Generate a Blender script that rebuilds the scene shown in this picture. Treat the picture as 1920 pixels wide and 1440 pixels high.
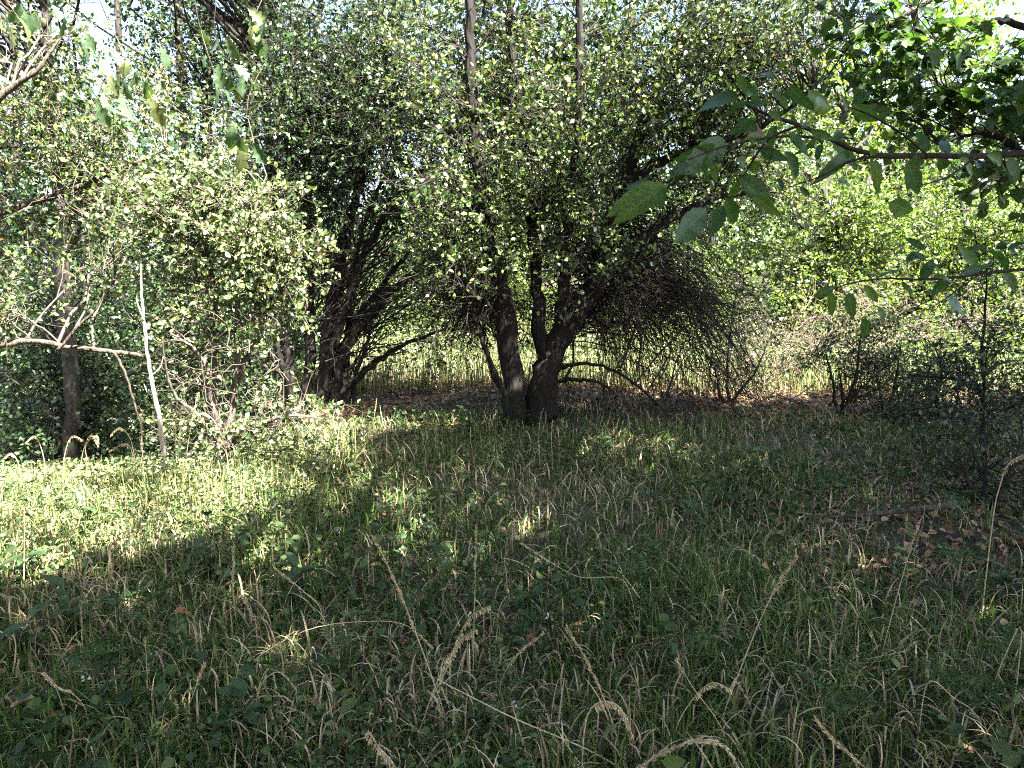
import bpy, math
import numpy as np
from mathutils import Vector

# ------------------------------------------------------------------ scene, camera, sky, sun, exposure
S = bpy.context.scene
for o in list(bpy.data.objects):
    bpy.data.objects.remove(o)
C = S.collection
CAMH, PITCH, FPX = 1.45, math.radians(9.52), 1371.0      # eye height, downward tilt, focal length in pixels of a 1920 px frame
cam = bpy.data.cameras.new('camera')
cam.lens = FPX / 1920 * 36
cam.clip_start, cam.clip_end = 0.05, 900
camo = bpy.data.objects.new('camera', cam)
C.objects.link(camo)
camo.location = (0, 0, CAMH)
camo.rotation_euler = (math.pi / 2 - PITCH, 0, 0)
S.camera = camo
SUN_EL, SUN_AZ = math.radians(56), math.radians(46)       # the sun stands to the right, a little behind the camera
SUN = np.array([math.cos(SUN_EL) * math.sin(SUN_AZ), -math.cos(SUN_EL) * math.cos(SUN_AZ), math.sin(SUN_EL)])
w = bpy.data.worlds.new('World')
S.world = w
w.use_nodes = True
nt = w.node_tree
sky = nt.nodes.new('ShaderNodeTexSky')
sky.sky_type = 'NISHITA'
sky.sun_disc = False
sky.sun_elevation = SUN_EL
sky.sun_rotation = math.pi - SUN_AZ
sky.air_density, sky.dust_density, sky.ozone_density = 1.0, 2.5, 1.0
bg = nt.nodes['Background']
bg.inputs[1].default_value = 0.05
nt.links.new(sky.outputs[0], bg.inputs[0])
sl = bpy.data.lights.new('sun', 'SUN')
sl.energy, sl.angle, sl.color = 5.0, math.radians(0.53), (1.0, 0.965, 0.89)
so = bpy.data.objects.new('sun', sl)
C.objects.link(so)
so.rotation_euler = Vector(-SUN).to_track_quat('-Z', 'Y').to_euler()
so.location = (10, -20, 30)
S.view_settings.view_transform = 'Standard'
S.view_settings.look = 'None'
S.view_settings.gamma = 1
S.view_settings.exposure = 3.95
cy = S.cycles
cy.max_bounces, cy.diffuse_bounces, cy.glossy_bounces, cy.transmission_bounces = 5, 3, 1, 3
cy.caustics_reflective = cy.caustics_refractive = False
cy.sample_clamp_indirect = 6
cy.filter_width = 1.1
cy.use_denoising = False

# ------------------------------------------------------------------ helpers
RNG = np.random.default_rng(7)
CP = np.array([0, 0, CAMH])
FW = np.array([0, math.cos(PITCH), -math.sin(PITCH)])
UP = np.array([0, math.sin(PITCH), math.cos(PITCH)])


def at(px, py, Y):
    """the place in the wood, Y metres ahead, that is seen in this direction"""
    d = FW * FPX + np.array([1., 0, 0]) * (px - 960) + UP * (720 - py)
    return CP + d * (Y / d[1])


def proj(P):
    d = P - CP
    z = np.maximum(d @ FW, 1e-3)
    return np.stack([960 + FPX * d[..., 0] / z, 720 - FPX * (d @ UP) / z, d @ FW], -1)


def sst(a, b, x):
    t = np.clip((x - a) / (b - a), 0, 1)
    return t * t * (3 - 2 * t)


def terr(x, y):
    z = 0.03 * np.sin(1.3 * x + 0.7) * np.sin(1.1 * y + 0.3) + 0.018 * np.sin(3.1 * x + 1.9 * y) + 0.012 * np.sin(5.3 * y - 2.7 * x)
    z = z * sst(60, 20, np.hypot(x, y))
    drop = sst(-1.25, -2.3, x + 0.26 * (np.minimum(y, 9) - 4.5)) * (np.clip(y - 4.25, 0, 12) * 0.33)
    rise = sst(9, 30, y) * sst(-3, 3, x) * 1.0
    hump = 0.10 * np.exp(-((x - 0.2) ** 2 + (y - 7.2) ** 2) / 2.5)
    return z - drop + rise + hump


def gp(px, py):
    d = FW * FPX + np.array([1., 0, 0]) * (px - 960) + UP * (720 - py)
    t = CAMH / -d[2]
    for _ in range(6):
        p = CP + d * t
        t += (p[2] - float(terr(p[0], p[1]))) / -d[2]
    return CP + d * t


def norm(v):
    return v / np.maximum(np.linalg.norm(v, axis=-1, keepdims=True), 1e-9)


def mesh(name, V, tris=None, quads=None, smooth=False):
    me = bpy.data.meshes.new(name)
    V = np.asarray(V, np.float32).reshape(-1, 3)
    t = np.zeros((0, 3), np.int32) if tris is None else np.asarray(tris, np.int32).reshape(-1, 3)
    q = np.zeros((0, 4), np.int32) if quads is None else np.asarray(quads, np.int32).reshape(-1, 4)
    me.vertices.add(len(V))
    me.vertices.foreach_set('co', V.ravel())
    me.loops.add(t.size + q.size)
    me.loops.foreach_set('vertex_index', np.concatenate([t.ravel(), q.ravel()]))
    me.polygons.add(len(t) + len(q))
    me.polygons.foreach_set('loop_start', np.concatenate([np.arange(len(t)) * 3, t.size + np.arange(len(q)) * 4]).astype(np.int32))
    if smooth:
        me.polygons.foreach_set('use_smooth', np.ones(len(t) + len(q), bool))
    me.update(calc_edges=True)
    return me


def obj(name, me, mat=None, parent=None, loc=None, kind=None, label=None, cat=None, group=None):
    o = bpy.data.objects.new(name, me)
    C.objects.link(o)
    if mat is not None and me is not None and not me.materials:
        me.materials.append(mat)
    if parent is not None:
        o.parent = parent
    if loc is not None:
        o.location = loc
    tag(o, label, cat, group, kind)
    return o


def tag(o, label=None, cat=None, group=None, kind=None):
    for k, v in (('label', label), ('category', cat), ('group', group), ('kind', kind)):
        if v:
            o[k] = v


def thing(name, base, label, cat, group=None):
    return obj(name, None, loc=tuple(base), label=label, cat=cat, group=group)


def tubes(P, R, S_=3):
    """P (N,K,3) centre lines, R (N,K) radii -> vertices, quads"""
    P = np.asarray(P, float)
    N, K, _ = P.shape
    T = norm(np.gradient(P, axis=1))
    ref = np.tile(np.array([0.31, 0.23, 0.92]), (N, 1))
    md = norm(P[:, -1] - P[:, 0])
    bad = np.abs((md * norm(ref)).sum(-1)) > 0.85
    ref[bad] = [0.95, 0.3, 0.05]
    A = norm(np.cross(T, ref[:, None, :]))
    B = np.cross(T, A)
    th = np.arange(S_) * 2 * math.pi / S_
    V = P[:, :, None, :] + np.asarray(R)[:, :, None, None] * (A[:, :, None, :] * np.cos(th)[:, None] + B[:, :, None, :] * np.sin(th)[:, None])
    n, k, s = np.meshgrid(np.arange(N), np.arange(K - 1), np.arange(S_), indexing='ij')
    s2 = (s + 1) % S_
    base = (n * K + k) * S_
    Q = np.stack([base + s, base + s2, base + S_ + s2, base + S_ + s], -1)
    return V.reshape(-1, 3), Q.reshape(-1, 4)


def resample(pts, n):
    pts = np.asarray(pts, float)
    k = len(pts)
    t = np.linspace(0, k - 1, n)
    i = np.clip(t.astype(int), 0, k - 2)
    f = (t - i)[:, None]
    p0, p1, p2, p3 = pts[np.maximum(i - 1, 0)], pts[i], pts[i + 1], pts[np.minimum(i + 2, k - 1)]
    return 0.5 * (2 * p1 + (p2 - p0) * f + (2 * p0 - 5 * p1 + 4 * p2 - p3) * f ** 2 + (3 * p1 - p0 - 3 * p2 + p3) * f ** 3)


def stem_mesh(pts, radii, rng, S_=10, n=None, lump=0.13, wob=0.012):
    n = n or max(8, 5 * len(pts))
    P = resample(pts, n)
    R = np.interp(np.linspace(0, 1, n), np.linspace(0, 1, len(radii)), radii)
    P = P + rng.normal(0, wob, P.shape) * np.minimum(1, R / 0.05)[:, None]
    V, Q = tubes(P[None], R[None], S_)
    V = V.reshape(n, S_, 3)
    ph = rng.uniform(0, 6.28, 3)
    a = np.arange(S_) * 2 * math.pi / S_
    f = 1 + lump * (np.sin(2 * a[None, :] + ph[0] + 0.3 * np.arange(n)[:, None]) * 0.6 + rng.normal(0, 0.5, (n, S_)) * 0.6)
    V = P[:, None] + (V - P[:, None]) * f[..., None]
    return V.reshape(-1, 3), Q, P, R


def bez(P0, P1, P2, K):
    t = np.linspace(0, 1, K)[None, :, None]
    return (1 - t) ** 2 * P0[:, None] + 2 * t * (1 - t) * P1[:, None] + t ** 2 * P2[:, None]


def sample_on(P, idx, t):
    K = P.shape[1]
    u = t * (K - 1)
    i = np.clip(u.astype(int), 0, K - 2)
    f = (u - i)[:, None]
    return P[idx, i] * (1 - f) + P[idx, i + 1] * f, norm(P[idx, i + 1] - P[idx, i])


def rperp(T, rng):
    v = rng.normal(size=T.shape)
    v -= (v * T).sum(-1, keepdims=True) * T
    return norm(v)


def grow(P, n, rng, t0=0.2, t1=1.0, L=(0.2, 0.5), ang=(0.5, 1.1), g=0.0, wig=0.25, K=4, up=0.0):
    """n side shoots for each strand"""
    N = len(P)
    idx = np.repeat(np.arange(N), n)
    t = rng.uniform(t0, t1, len(idx))
    p, T = sample_on(P, idx, t)
    a = rng.uniform(*ang, len(idx))[:, None]
    d = norm(np.cos(a) * T + np.sin(a) * rperp(T, rng) + np.array([0, 0, up]))
    st = (rng.uniform(*L, len(idx)) / (K - 1))[:, None]
    out = [p]
    for k in range(K - 1):
        d = norm(d + rng.normal(0, wig, d.shape) + np.array([0, 0, -g]))
        p = p + d * st
        out.append(p)
    return np.stack(out, 1)


def leaf_pts(P, n, rng, t0=0.1, off=0.02):
    N = len(P)
    idx = np.repeat(np.arange(N), n)
    p, T = sample_on(P, idx, rng.uniform(t0, 1, len(idx)))
    d = norm(0.6 * T + 1.0 * rperp(T, rng) + np.array([0, 0, -0.15]))
    return p, d


def leaves(p, d, rng, L=(0.03, 0.05), wr=0.6, flat=0.6, fold=0.25, hexa=False):
    """leaf blades at p pointing along d; flat: how far they turn their face to the sky"""
    n = len(p)
    ln = rng.uniform(*L, n)[:, None]
    nr = norm(rng.normal(size=(n, 3)) * (1 - flat) + np.array([0.1, -0.25, 1.0]) * flat + rng.normal(size=(n, 3)) * 0.25)
    side = norm(np.cross(nr, d))
    nr = np.cross(d, side)
    hw = ln * wr * 0.5
    b = p + d * ln * 0.12
    if hexa:
        V = np.stack([b, b + d * ln * 0.3 + side * hw * 0.92 + nr * hw * fold, b + d * ln * 0.68 + side * hw * 0.8 + nr * hw * fold,
                      b + d * ln - nr * ln * 0.08, b + d * ln * 0.68 - side * hw * 0.8 + nr * hw * fold, b + d * ln * 0.3 - side * hw * 0.92 + nr * hw * fold], 1)
        o = np.arange(n)[:, None] * 6
        Q = np.concatenate([o + np.array([0, 1, 2, 3]), o + np.array([0, 3, 4, 5])], 0)
        return V.reshape(-1, 3), None, Q
    V = np.stack([b, b + d * ln * 0.45 + side * hw + nr * hw * fold, b + d * ln, b + d * ln * 0.45 - side * hw + nr * hw * fold], 1)
    o = np.arange(n)[:, None] * 4
    Tt = np.concatenate([o + np.array([0, 1, 2]), o + np.array([0, 2, 3])], 0)
    return V.reshape(-1, 3), Tt, None


# ------------------------------------------------------------------ materials
def nodes(name):
    m = bpy.data.materials.new(name)
    m.use_nodes = True
    t = m.node_tree
    t.nodes.clear()
    return m, t, t.nodes, t.links


def ramp(n, stops):
    r = n.new('ShaderNodeValToRGB')
    e = r.color_ramp.elements
    while len(e) < len(stops):
        e.new(0.5)
    for k, (p, c) in enumerate(stops):
        e[k].position = p
        e[k].color = (*c, 1)
    return r


def leaf_mat(name, stops, trans=0.35, tint=(1.25, 1.35, 0.5), rough=0.42, spec=0.5, vein=None):
    """thin leaf: reflecting face, light let through; each leaf its own shade of the ramp"""
    m, t, n, l = nodes(name)
    g = n.new('ShaderNodeNewGeometry')
    r = ramp(n, stops)
    l.new(g.outputs['Random Per Island'], r.inputs[0])
    col = r.outputs[0]
    if vein:
        oi = n.new('ShaderNodeObjectInfo')
        l.new(oi.outputs['Random'], r.inputs[0])
        tc = n.new('ShaderNodeTexCoord')
        wv = n.new('ShaderNodeTexNoise')
        wv.inputs['Scale'].default_value = 5
        wv.inputs['Detail'].default_value = 5
        l.new(tc.outputs['Object'], wv.inputs['Vector'])
        sx = n.new('ShaderNodeSeparateXYZ')
        l.new(tc.outputs['Object'], sx.inputs[0])

        def mth(op, a_, b_=None):
            q_ = n.new('ShaderNodeMath')
            q_.operation = op
            for i_, v_ in enumerate((a_, b_)):
                if v_ is None:
                    continue
                if isinstance(v_, (int, float)):
                    q_.inputs[i_].default_value = v_
                else:
                    l.new(v_, q_.inputs[i_])
            return q_.outputs[0]
        ay = mth('ABSOLUTE', sx.outputs[1])
        ribs = mth('POWER', mth('ABSOLUTE', mth('SINE', mth('MULTIPLY', mth('SUBTRACT', sx.outputs[0], mth('MULTIPLY', ay, .9)), vein * .5))), 5)
        mid = mth('LESS_THAN', ay, .012)
        vn = mth('MAXIMUM', mth('MULTIPLY', ribs, .35), mth('MULTIPLY', mid, .7))
        mr = n.new('ShaderNodeMapRange')
        mr.inputs[1].default_value, mr.inputs[2].default_value, mr.inputs[3].default_value, mr.inputs[4].default_value = 0.3, 0.7, 0.65, 1.2
        l.new(wv.outputs[0], mr.inputs[0])
        mp = type('o', (), {'outputs': [mth('ADD', mr.outputs[0], vn)]})
        mm = n.new('ShaderNodeVectorMath')
        mm.operation = 'SCALE'
        l.new(col, mm.inputs[0])
        l.new(mp.outputs[0], mm.inputs['Scale'])
        col = mm.outputs[0]
    p = n.new('ShaderNodeBsdfPrincipled')
    p.inputs['Roughness'].default_value = rough
    p.inputs['Specular IOR Level'].default_value = spec
    l.new(col, p.inputs['Base Color'])
    mul = n.new('ShaderNodeVectorMath')
    mul.operation = 'MULTIPLY'
    mul.inputs[1].default_value = tint
    l.new(col, mul.inputs[0])
    tr = n.new('ShaderNodeBsdfTranslucent')
    l.new(mul.outputs[0], tr.inputs['Color'])
    mx = n.new('ShaderNodeMixShader')
    mx.inputs[0].default_value = trans
    l.new(p.outputs[0], mx.inputs[1])
    l.new(tr.outputs[0], mx.inputs[2])
    o = n.new('ShaderNodeOutputMaterial')
    l.new(mx.outputs[0], o.inputs[0])
    return m


def bark_mat(name, c1, c2, scale=14, bump=0.6, rough=0.85):
    m, t, n, l = nodes(name)
    tc = n.new('ShaderNodeTexCoord')
    mp = n.new('ShaderNodeMapping')
    mp.inputs['Scale'].default_value = (1, 1, 0.22)
    l.new(tc.outputs['Object'], mp.inputs[0])
    a = n.new('ShaderNodeTexNoise')
    a.inputs['Scale'].default_value = scale
    a.inputs['Detail'].default_value = 8
    a.inputs['Roughness'].default_value = 0.7
    l.new(mp.outputs[0], a.inputs['Vector'])
    r = ramp(n, [(0.32, c1), (0.68, c2)])
    l.new(a.outputs[0], r.inputs[0])
    p = n.new('ShaderNodeBsdfPrincipled')
    p.inputs['Roughness'].default_value = rough
    p.inputs['Specular IOR Level'].default_value = 0.25
    l.new(r.outputs[0], p.inputs['Base Color'])
    v = n.new('ShaderNodeTexVoronoi')
    v.inputs['Scale'].default_value = scale * 2.2
    l.new(mp.outputs[0], v.inputs['Vector'])
    ad = n.new('ShaderNodeMath')
    l.new(a.outputs[0], ad.inputs[0])
    l.new(v.outputs['Distance'], ad.inputs[1])
    b = n.new('ShaderNodeBump')
    b.inputs['Strength'].default_value = bump
    b.inputs['Distance'].default_value = 0.03
    l.new(ad.outputs[0], b.inputs['Height'])
    l.new(b.outputs[0], p.inputs['Normal'])
    o = n.new('ShaderNodeOutputMaterial')
    l.new(p.outputs[0], o.inputs[0])
    return m


def ground_mat():
    m, t, n, l = nodes('soil')
    tc = n.new('ShaderNodeTexCoord')
    a = n.new('ShaderNodeTexNoise')
    a.inputs['Scale'].default_value = 18
    a.inputs['Detail'].default_value = 9
    l.new(tc.outputs['Object'], a.inputs['Vector'])
    b = n.new('ShaderNodeTexVoronoi')
    b.inputs['Scale'].default_value = 32
    l.new(tc.outputs['Object'], b.inputs['Vector'])
    r = ramp(n, [(0.25, (0.022, 0.017, 0.011)), (0.5, (0.06, 0.042, 0.024)), (0.75, (0.05, 0.055, 0.022))])
    l.new(a.outputs[0], r.inputs[0])
    mx = n.new('ShaderNodeMixRGB')
    mx.blend_type = 'MULTIPLY'
    mx.inputs[0].default_value = 0.6
    l.new(r.outputs[0], mx.inputs[1])
    l.new(b.outputs['Color'], mx.inputs[2])
    p = n.new('ShaderNodeBsdfPrincipled')
    p.inputs['Roughness'].default_value = 0.95
    l.new(mx.outputs[0], p.inputs['Base Color'])
    bm = n.new('ShaderNodeBump')
    bm.inputs['Distance'].default_value = 0.03
    l.new(a.outputs[0], bm.inputs['Height'])
    l.new(bm.outputs[0], p.inputs['Normal'])
    o = n.new('ShaderNodeOutputMaterial')
    l.new(p.outputs[0], o.inputs[0])
    return m


M = dict(
    bark=bark_mat('dark_bark', (0.006, 0.005, 0.004), (0.021, 0.016, 0.013)),
    bark_far=bark_mat('far_bark', (0.016, 0.013, 0.011), (0.055, 0.044, 0.037), 8),
    twig=bark_mat('twig_bark', (0.012, 0.009, 0.008), (0.04, 0.031, 0.025), 30, 0.2),
    greytwig=bark_mat('grey_twig_bark', (0.028, 0.022, 0.018), (0.13, 0.105, 0.082), 30, 0.2),
    pale=bark_mat('pale_dead_wood', (0.16, 0.135, 0.11), (0.46, 0.4, 0.33), 30, 0.4),
    grey=bark_mat('grey_lichen_wood', (0.022, 0.017, 0.013), (0.1, 0.08, 0.06), 24, 0.5),
    brush=bark_mat('dead_brush_wood', (0.04, 0.028, 0.022), (0.16, 0.115, 0.085), 30, 0.3),
    soil=ground_mat(),
    small=leaf_mat('small_leaf', [(0, (0.012, 0.028, 0.008)), (0.45, (0.04, 0.072, 0.02)), (0.72, (0.10, 0.15, 0.04)), (0.96, (0.23, 0.28, 0.09)), (1, (0.2, 0.13, 0.05))], 0.2, rough=0.36, spec=0.45),  # leaf tones spread wide to paint the speckle of sun and shade
    dark=leaf_mat('shade_tone_leaf', [(0, (0.01, 0.026, 0.007)), (0.6, (0.026, 0.056, 0.014)), (0.9, (0.06, 0.1, 0.03)), (1, (0.12, 0.15, 0.06))], 0.2),  # tones lowered: the shade of the wood is put into the leaf colour
    sun_tone_leaf=leaf_mat('sun_tone_leaf', [(0, (0.018, 0.036, 0.012)), (0.45, (0.06, 0.09, 0.035)), (0.72, (0.13, 0.175, 0.055)), (0.95, (0.27, 0.31, 0.12)), (1, (0.3, 0.17, 0.07))], 0.16, rough=0.36, spec=0.45),  # sunlit brightness and dark gaps are painted into the leaf tones
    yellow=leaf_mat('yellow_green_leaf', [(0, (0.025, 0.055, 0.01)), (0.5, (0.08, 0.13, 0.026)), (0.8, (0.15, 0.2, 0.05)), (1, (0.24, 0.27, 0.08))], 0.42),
    maple=leaf_mat('maple_leaf', [(0, (0.025, 0.065, 0.015)), (0.6, (0.05, 0.10, 0.022)), (1, (0.09, 0.14, 0.03))], 0.45, vein=40),
    elm=leaf_mat('big_leaf', [(0, (0.03, 0.075, 0.025)), (0.6, (0.05, 0.105, 0.032)), (1, (0.09, 0.15, 0.03))], 0.45, vein=60, rough=0.38),
    oak=leaf_mat('lobed_leaf', [(0, (0.05, 0.09, 0.045)), (0.6, (0.08, 0.13, 0.06)), (1, (0.14, 0.15, 0.05))], 0.35, vein=60),
    rust=leaf_mat('rusty_leaf', [(0, (0.15, 0.05, 0.02)), (0.5, (0.22, 0.10, 0.04)), (1, (0.3, 0.19, 0.09))], 0.25, (1.2, 0.9, 0.5), 0.6, vein=60),
    grass=leaf_mat('green_grass', [(0, (0.025, 0.055, 0.01)), (0.5, (0.066, 0.122, 0.026)), (0.85, (0.125, 0.18, 0.045)), (1, (0.22, 0.22, 0.1))], 0.25, rough=0.6, spec=0.2),
    straw=leaf_mat('dry_grass', [(0, (0.10, 0.075, 0.04)), (0.5, (0.29, 0.225, 0.13)), (1, (0.6, 0.49, 0.31))], 0.2, (1, 0.95, 0.7), 0.6, 0.25),
    herb=leaf_mat('herb_leaf', [(0, (0.022, 0.045, 0.018)), (0.6, (0.045, 0.08, 0.03)), (1, (0.09, 0.13, 0.035))], 0.25, rough=0.6, spec=0.2),
    crest=leaf_mat('crest_grass_blade', [(0, (0.06, 0.1, 0.03)), (0.55, (0.15, 0.18, 0.06)), (0.8, (0.28, 0.26, 0.12)), (1, (0.5, 0.42, 0.26))], 0.25, (1, 1, .6), 0.6, 0.25),
    litter=leaf_mat('fallen_leaf', [(0, (0.06, 0.03, 0.015)), (0.5, (0.17, 0.085, 0.038)), (0.85, (0.31, 0.17, 0.08)), (1, (0.4, 0.28, 0.17))], 0.15, (1, 0.8, 0.5), 0.7),
    petal=leaf_mat('white_petal', [(0, (0.7, 0.7, 0.72)), (1, (0.8, 0.8, 0.8))], 0.3, (1, 1, 1), 0.6),
)
TRI = {}


# ------------------------------------------------------------------ ground
def build_ground():
    xs = np.concatenate([-np.geomspace(420, 9, 24), np.linspace(-8.7, 8.7, 90), np.geomspace(9, 420, 24)])
    ys = np.concatenate([-np.geomspace(300, 3, 14), np.linspace(-2.6, 14, 90), np.geomspace(14.4, 500, 26)])
    X, Y = np.meshgrid(xs, ys)
    V = np.stack([X, Y, terr(X, Y)], -1).reshape(-1, 3)
    nx, ny = len(xs), len(ys)
    i, j = np.meshgrid(np.arange(nx - 1), np.arange(ny - 1))
    a = j * nx + i
    Q = np.stack([a, a + 1, a + nx + 1, a + nx], -1).reshape(-1, 4)
    obj('ground', mesh('ground', V, quads=Q, smooth=True), M['soil'], kind='structure', label='woodland floor of dark soil under grass and litter')


build_ground()


# ------------------------------------------------------------------ trees
def blob_tips(blobs, rng):
    out = []
    for (px, py, Y, rx, ry, rY, n) in blobs:
        v = norm(rng.normal(size=(n, 3))) * rng.uniform(0, 1, (n, 1)) ** 0.45
        c = at(px, py, Y)
        s = Y / FPX
        out.append(c + v * np.array([rx * s, rY, ry * s]))
    return np.concatenate(out)


def branches_to(sk, sr, tips, rng, K=7, arch=0.25):
    """a curved branch from the fitting place on the stems to every tip"""
    dv = tips[:, None] - sk[None]
    h = np.hypot(dv[..., 0], dv[..., 1])
    cost = np.abs(h * 0.7 - dv[..., 2]) + 0.6 * np.linalg.norm(dv, axis=-1) + rng.uniform(0, 0.25, dv.shape[:2])
    j = cost.argmin(1)
    p0 = sk[j]
    ln = np.linalg.norm(tips - p0, axis=-1, keepdims=True)
    mid = (p0 + tips) / 2 + np.array([0, 0, 1]) * ln * arch + rng.normal(0, 0.08, tips.shape) * ln
    P = bez(p0, mid, tips, K)
    P[:, 1:-1] += rng.normal(0, 0.025, P[:, 1:-1].shape) * ln[:, None]
    r0 = np.minimum(np.clip(0.008 * ln[:, 0] + 0.003, 0.004, 0.022), sr[j] * 0.7)
    R = r0[:, None] * np.linspace(1, 0.25, K)[None]
    return P, R


def add(parts, V, tris, quads):
    parts.append((V, tris, quads))


def join(parts, base):
    vs, ts, qs, o = [], [], [], 0
    for V, t, q in parts:
        V = np.asarray(V).reshape(-1, 3)
        vs.append(V)
        if t is not None:
            ts.append(t + o)
        if q is not None:
            qs.append(q + o)
        o += len(V)
    return np.concatenate(vs) - base, (np.concatenate(ts) if ts else None), (np.concatenate(qs) if qs else None)


BEAMS = []      # (point, radius): places that the photograph shows in the sun; the trees behind the camera leave these gaps


def in_beam(p, soft, rng, beams=None):
    k = np.zeros(len(p), bool)
    for T, r in BEAMS if beams is None else beams:
        v = p - T
        u = v @ SUN
        dist = np.linalg.norm(v - u[:, None] * SUN, axis=-1)
        k |= (u > 0.3) & (dist < r * rng.uniform(1 - soft, 1 + soft * 0.4, len(p)))
    return k


def shade_tips(n, rng, x0, x1, y0, y1, h0, h1, lim=-170):
    g = np.stack([rng.uniform(x0, x1, n), rng.uniform(y0, y1, n), np.zeros(n)], -1)
    h = rng.uniform(h0, h1, n)
    p = g + SUN[None] * (h / SUN[2])[:, None]
    q = proj(p)
    ok = (q[:, 2] < .2) | (q[:, 1] < lim) | (np.abs(q[:, 0] - 960) > 1500)
    return p[ok]


def tree(name, label, cat, base, stems, blobs, seed, leafm='small', barkm='bark', twigm='twig', group=None, ntw=7, nsub=3, nlf=6,
         Ltw=(0.25, 0.55), Lsub=(0.1, 0.25), Lleaf=(0.03, 0.05), wr=0.65, g=0.03, flat=0.5, hexa=False, arch=0.2, extra=None,
         tips=None, sides=10, tw_r=0.0028, beam=None, stem_names=None, wig=0.28, cut=None, subtubes=True):
    rng = np.random.default_rng(seed)
    base = np.asarray(base, float)
    t = thing(name, base, label, cat, group)
    sk, sr = [], []
    for k, (pts, rad) in enumerate(stems):
        V, Q, P, R = stem_mesh(pts, rad, rng, sides if max(rad) > 0.05 else 6)
        sk.append(P)
        sr.append(R)
        nm = (stem_names[k] if stem_names else ('trunk' if k == 0 or max(rad) > 0.09 else 'limb'))
        obj(nm, mesh(nm, V - base, quads=Q, smooth=True), M[barkm], t)
    sk, sr = np.concatenate(sk), np.concatenate(sr)
    tp = [blob_tips(blobs, rng)] if blobs else []
    if tips is not None:
        tp.append(tips)
    if not tp:
        return t
    tp = np.concatenate(tp)
    gz = terr(tp[:, 0], tp[:, 1])
    tp[:, 2] = np.maximum(tp[:, 2], gz + 0.12)
    up = sk[:, 2] > base[2] + 0.15
    P, R = branches_to(sk[up], sr[up], tp, rng, arch=arch)
    tw = grow(P, ntw, rng, 0.35, 1.0, Ltw, (0.4, 1.2), g, wig, 4)
    if beam is not None:
        tw = tw[~in_beam(tw[:, -1], beam, rng)]
    sub = grow(tw, nsub, rng, 0.2, 1.0, Lsub, (0.5, 1.2), g, wig, 3)
    tb = []
    V, Q = tubes(P, R, 4)
    add(tb, V, None, Q)
    V, Q = tubes(tw if subtubes else tw[:, ::3], np.linspace(1, 0.45, 4 if subtubes else 2)[None] * rng.uniform(0.7, 1.3, (len(tw), 1)) * tw_r * 1.3, 3)
    add(tb, V, None, Q)
    if subtubes:
        V, Q = tubes(sub[:, ::2], np.tile([tw_r * 0.8, tw_r * 0.4], (len(sub), 1)), 3)
        add(tb, V, None, Q)
    if extra:
        for V, Q in extra(rng):
            add(tb, V, None, Q)
    V, T_, Q = join(tb, base)
    obj('twigs', mesh('twigs', V, T_, Q, True), M[twigm], t, kind='stuff')
    p1, d1 = leaf_pts(sub, nlf, rng)
    p2, d2 = leaf_pts(tw, max(1, nlf // 2), rng)
    p, d = np.concatenate([p1, p2]), np.concatenate([d1, d2])
    if beam is not None:
        k = ~in_beam(p, beam, rng)
        p, d = p[k], d[k]
    if cut is not None:
        k = ~cut(p, rng)
        p, d = p[k], d[k]
    k = p[:, 2] > terr(p[:, 0], p[:, 1]) + 0.02
    p, d = p[k], d[k]
    V, T_, Q = leaves(p, d, rng, Lleaf, wr, flat, hexa=hexa)
    obj('crown', mesh('crown', V - base, T_, Q), M[leafm], t, kind='stuff')
    TRI[name] = (len(p), len(tw), len(sub))
    return t


def px(pts, Y, dY=0.0, seed=None):
    """pixel polyline at depth Y, drifting by dY towards its end"""
    n = len(pts)
    return [at(a, b, Y + dY * k / max(1, n - 1)) for k, (a, b) in enumerate(pts)]


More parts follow.
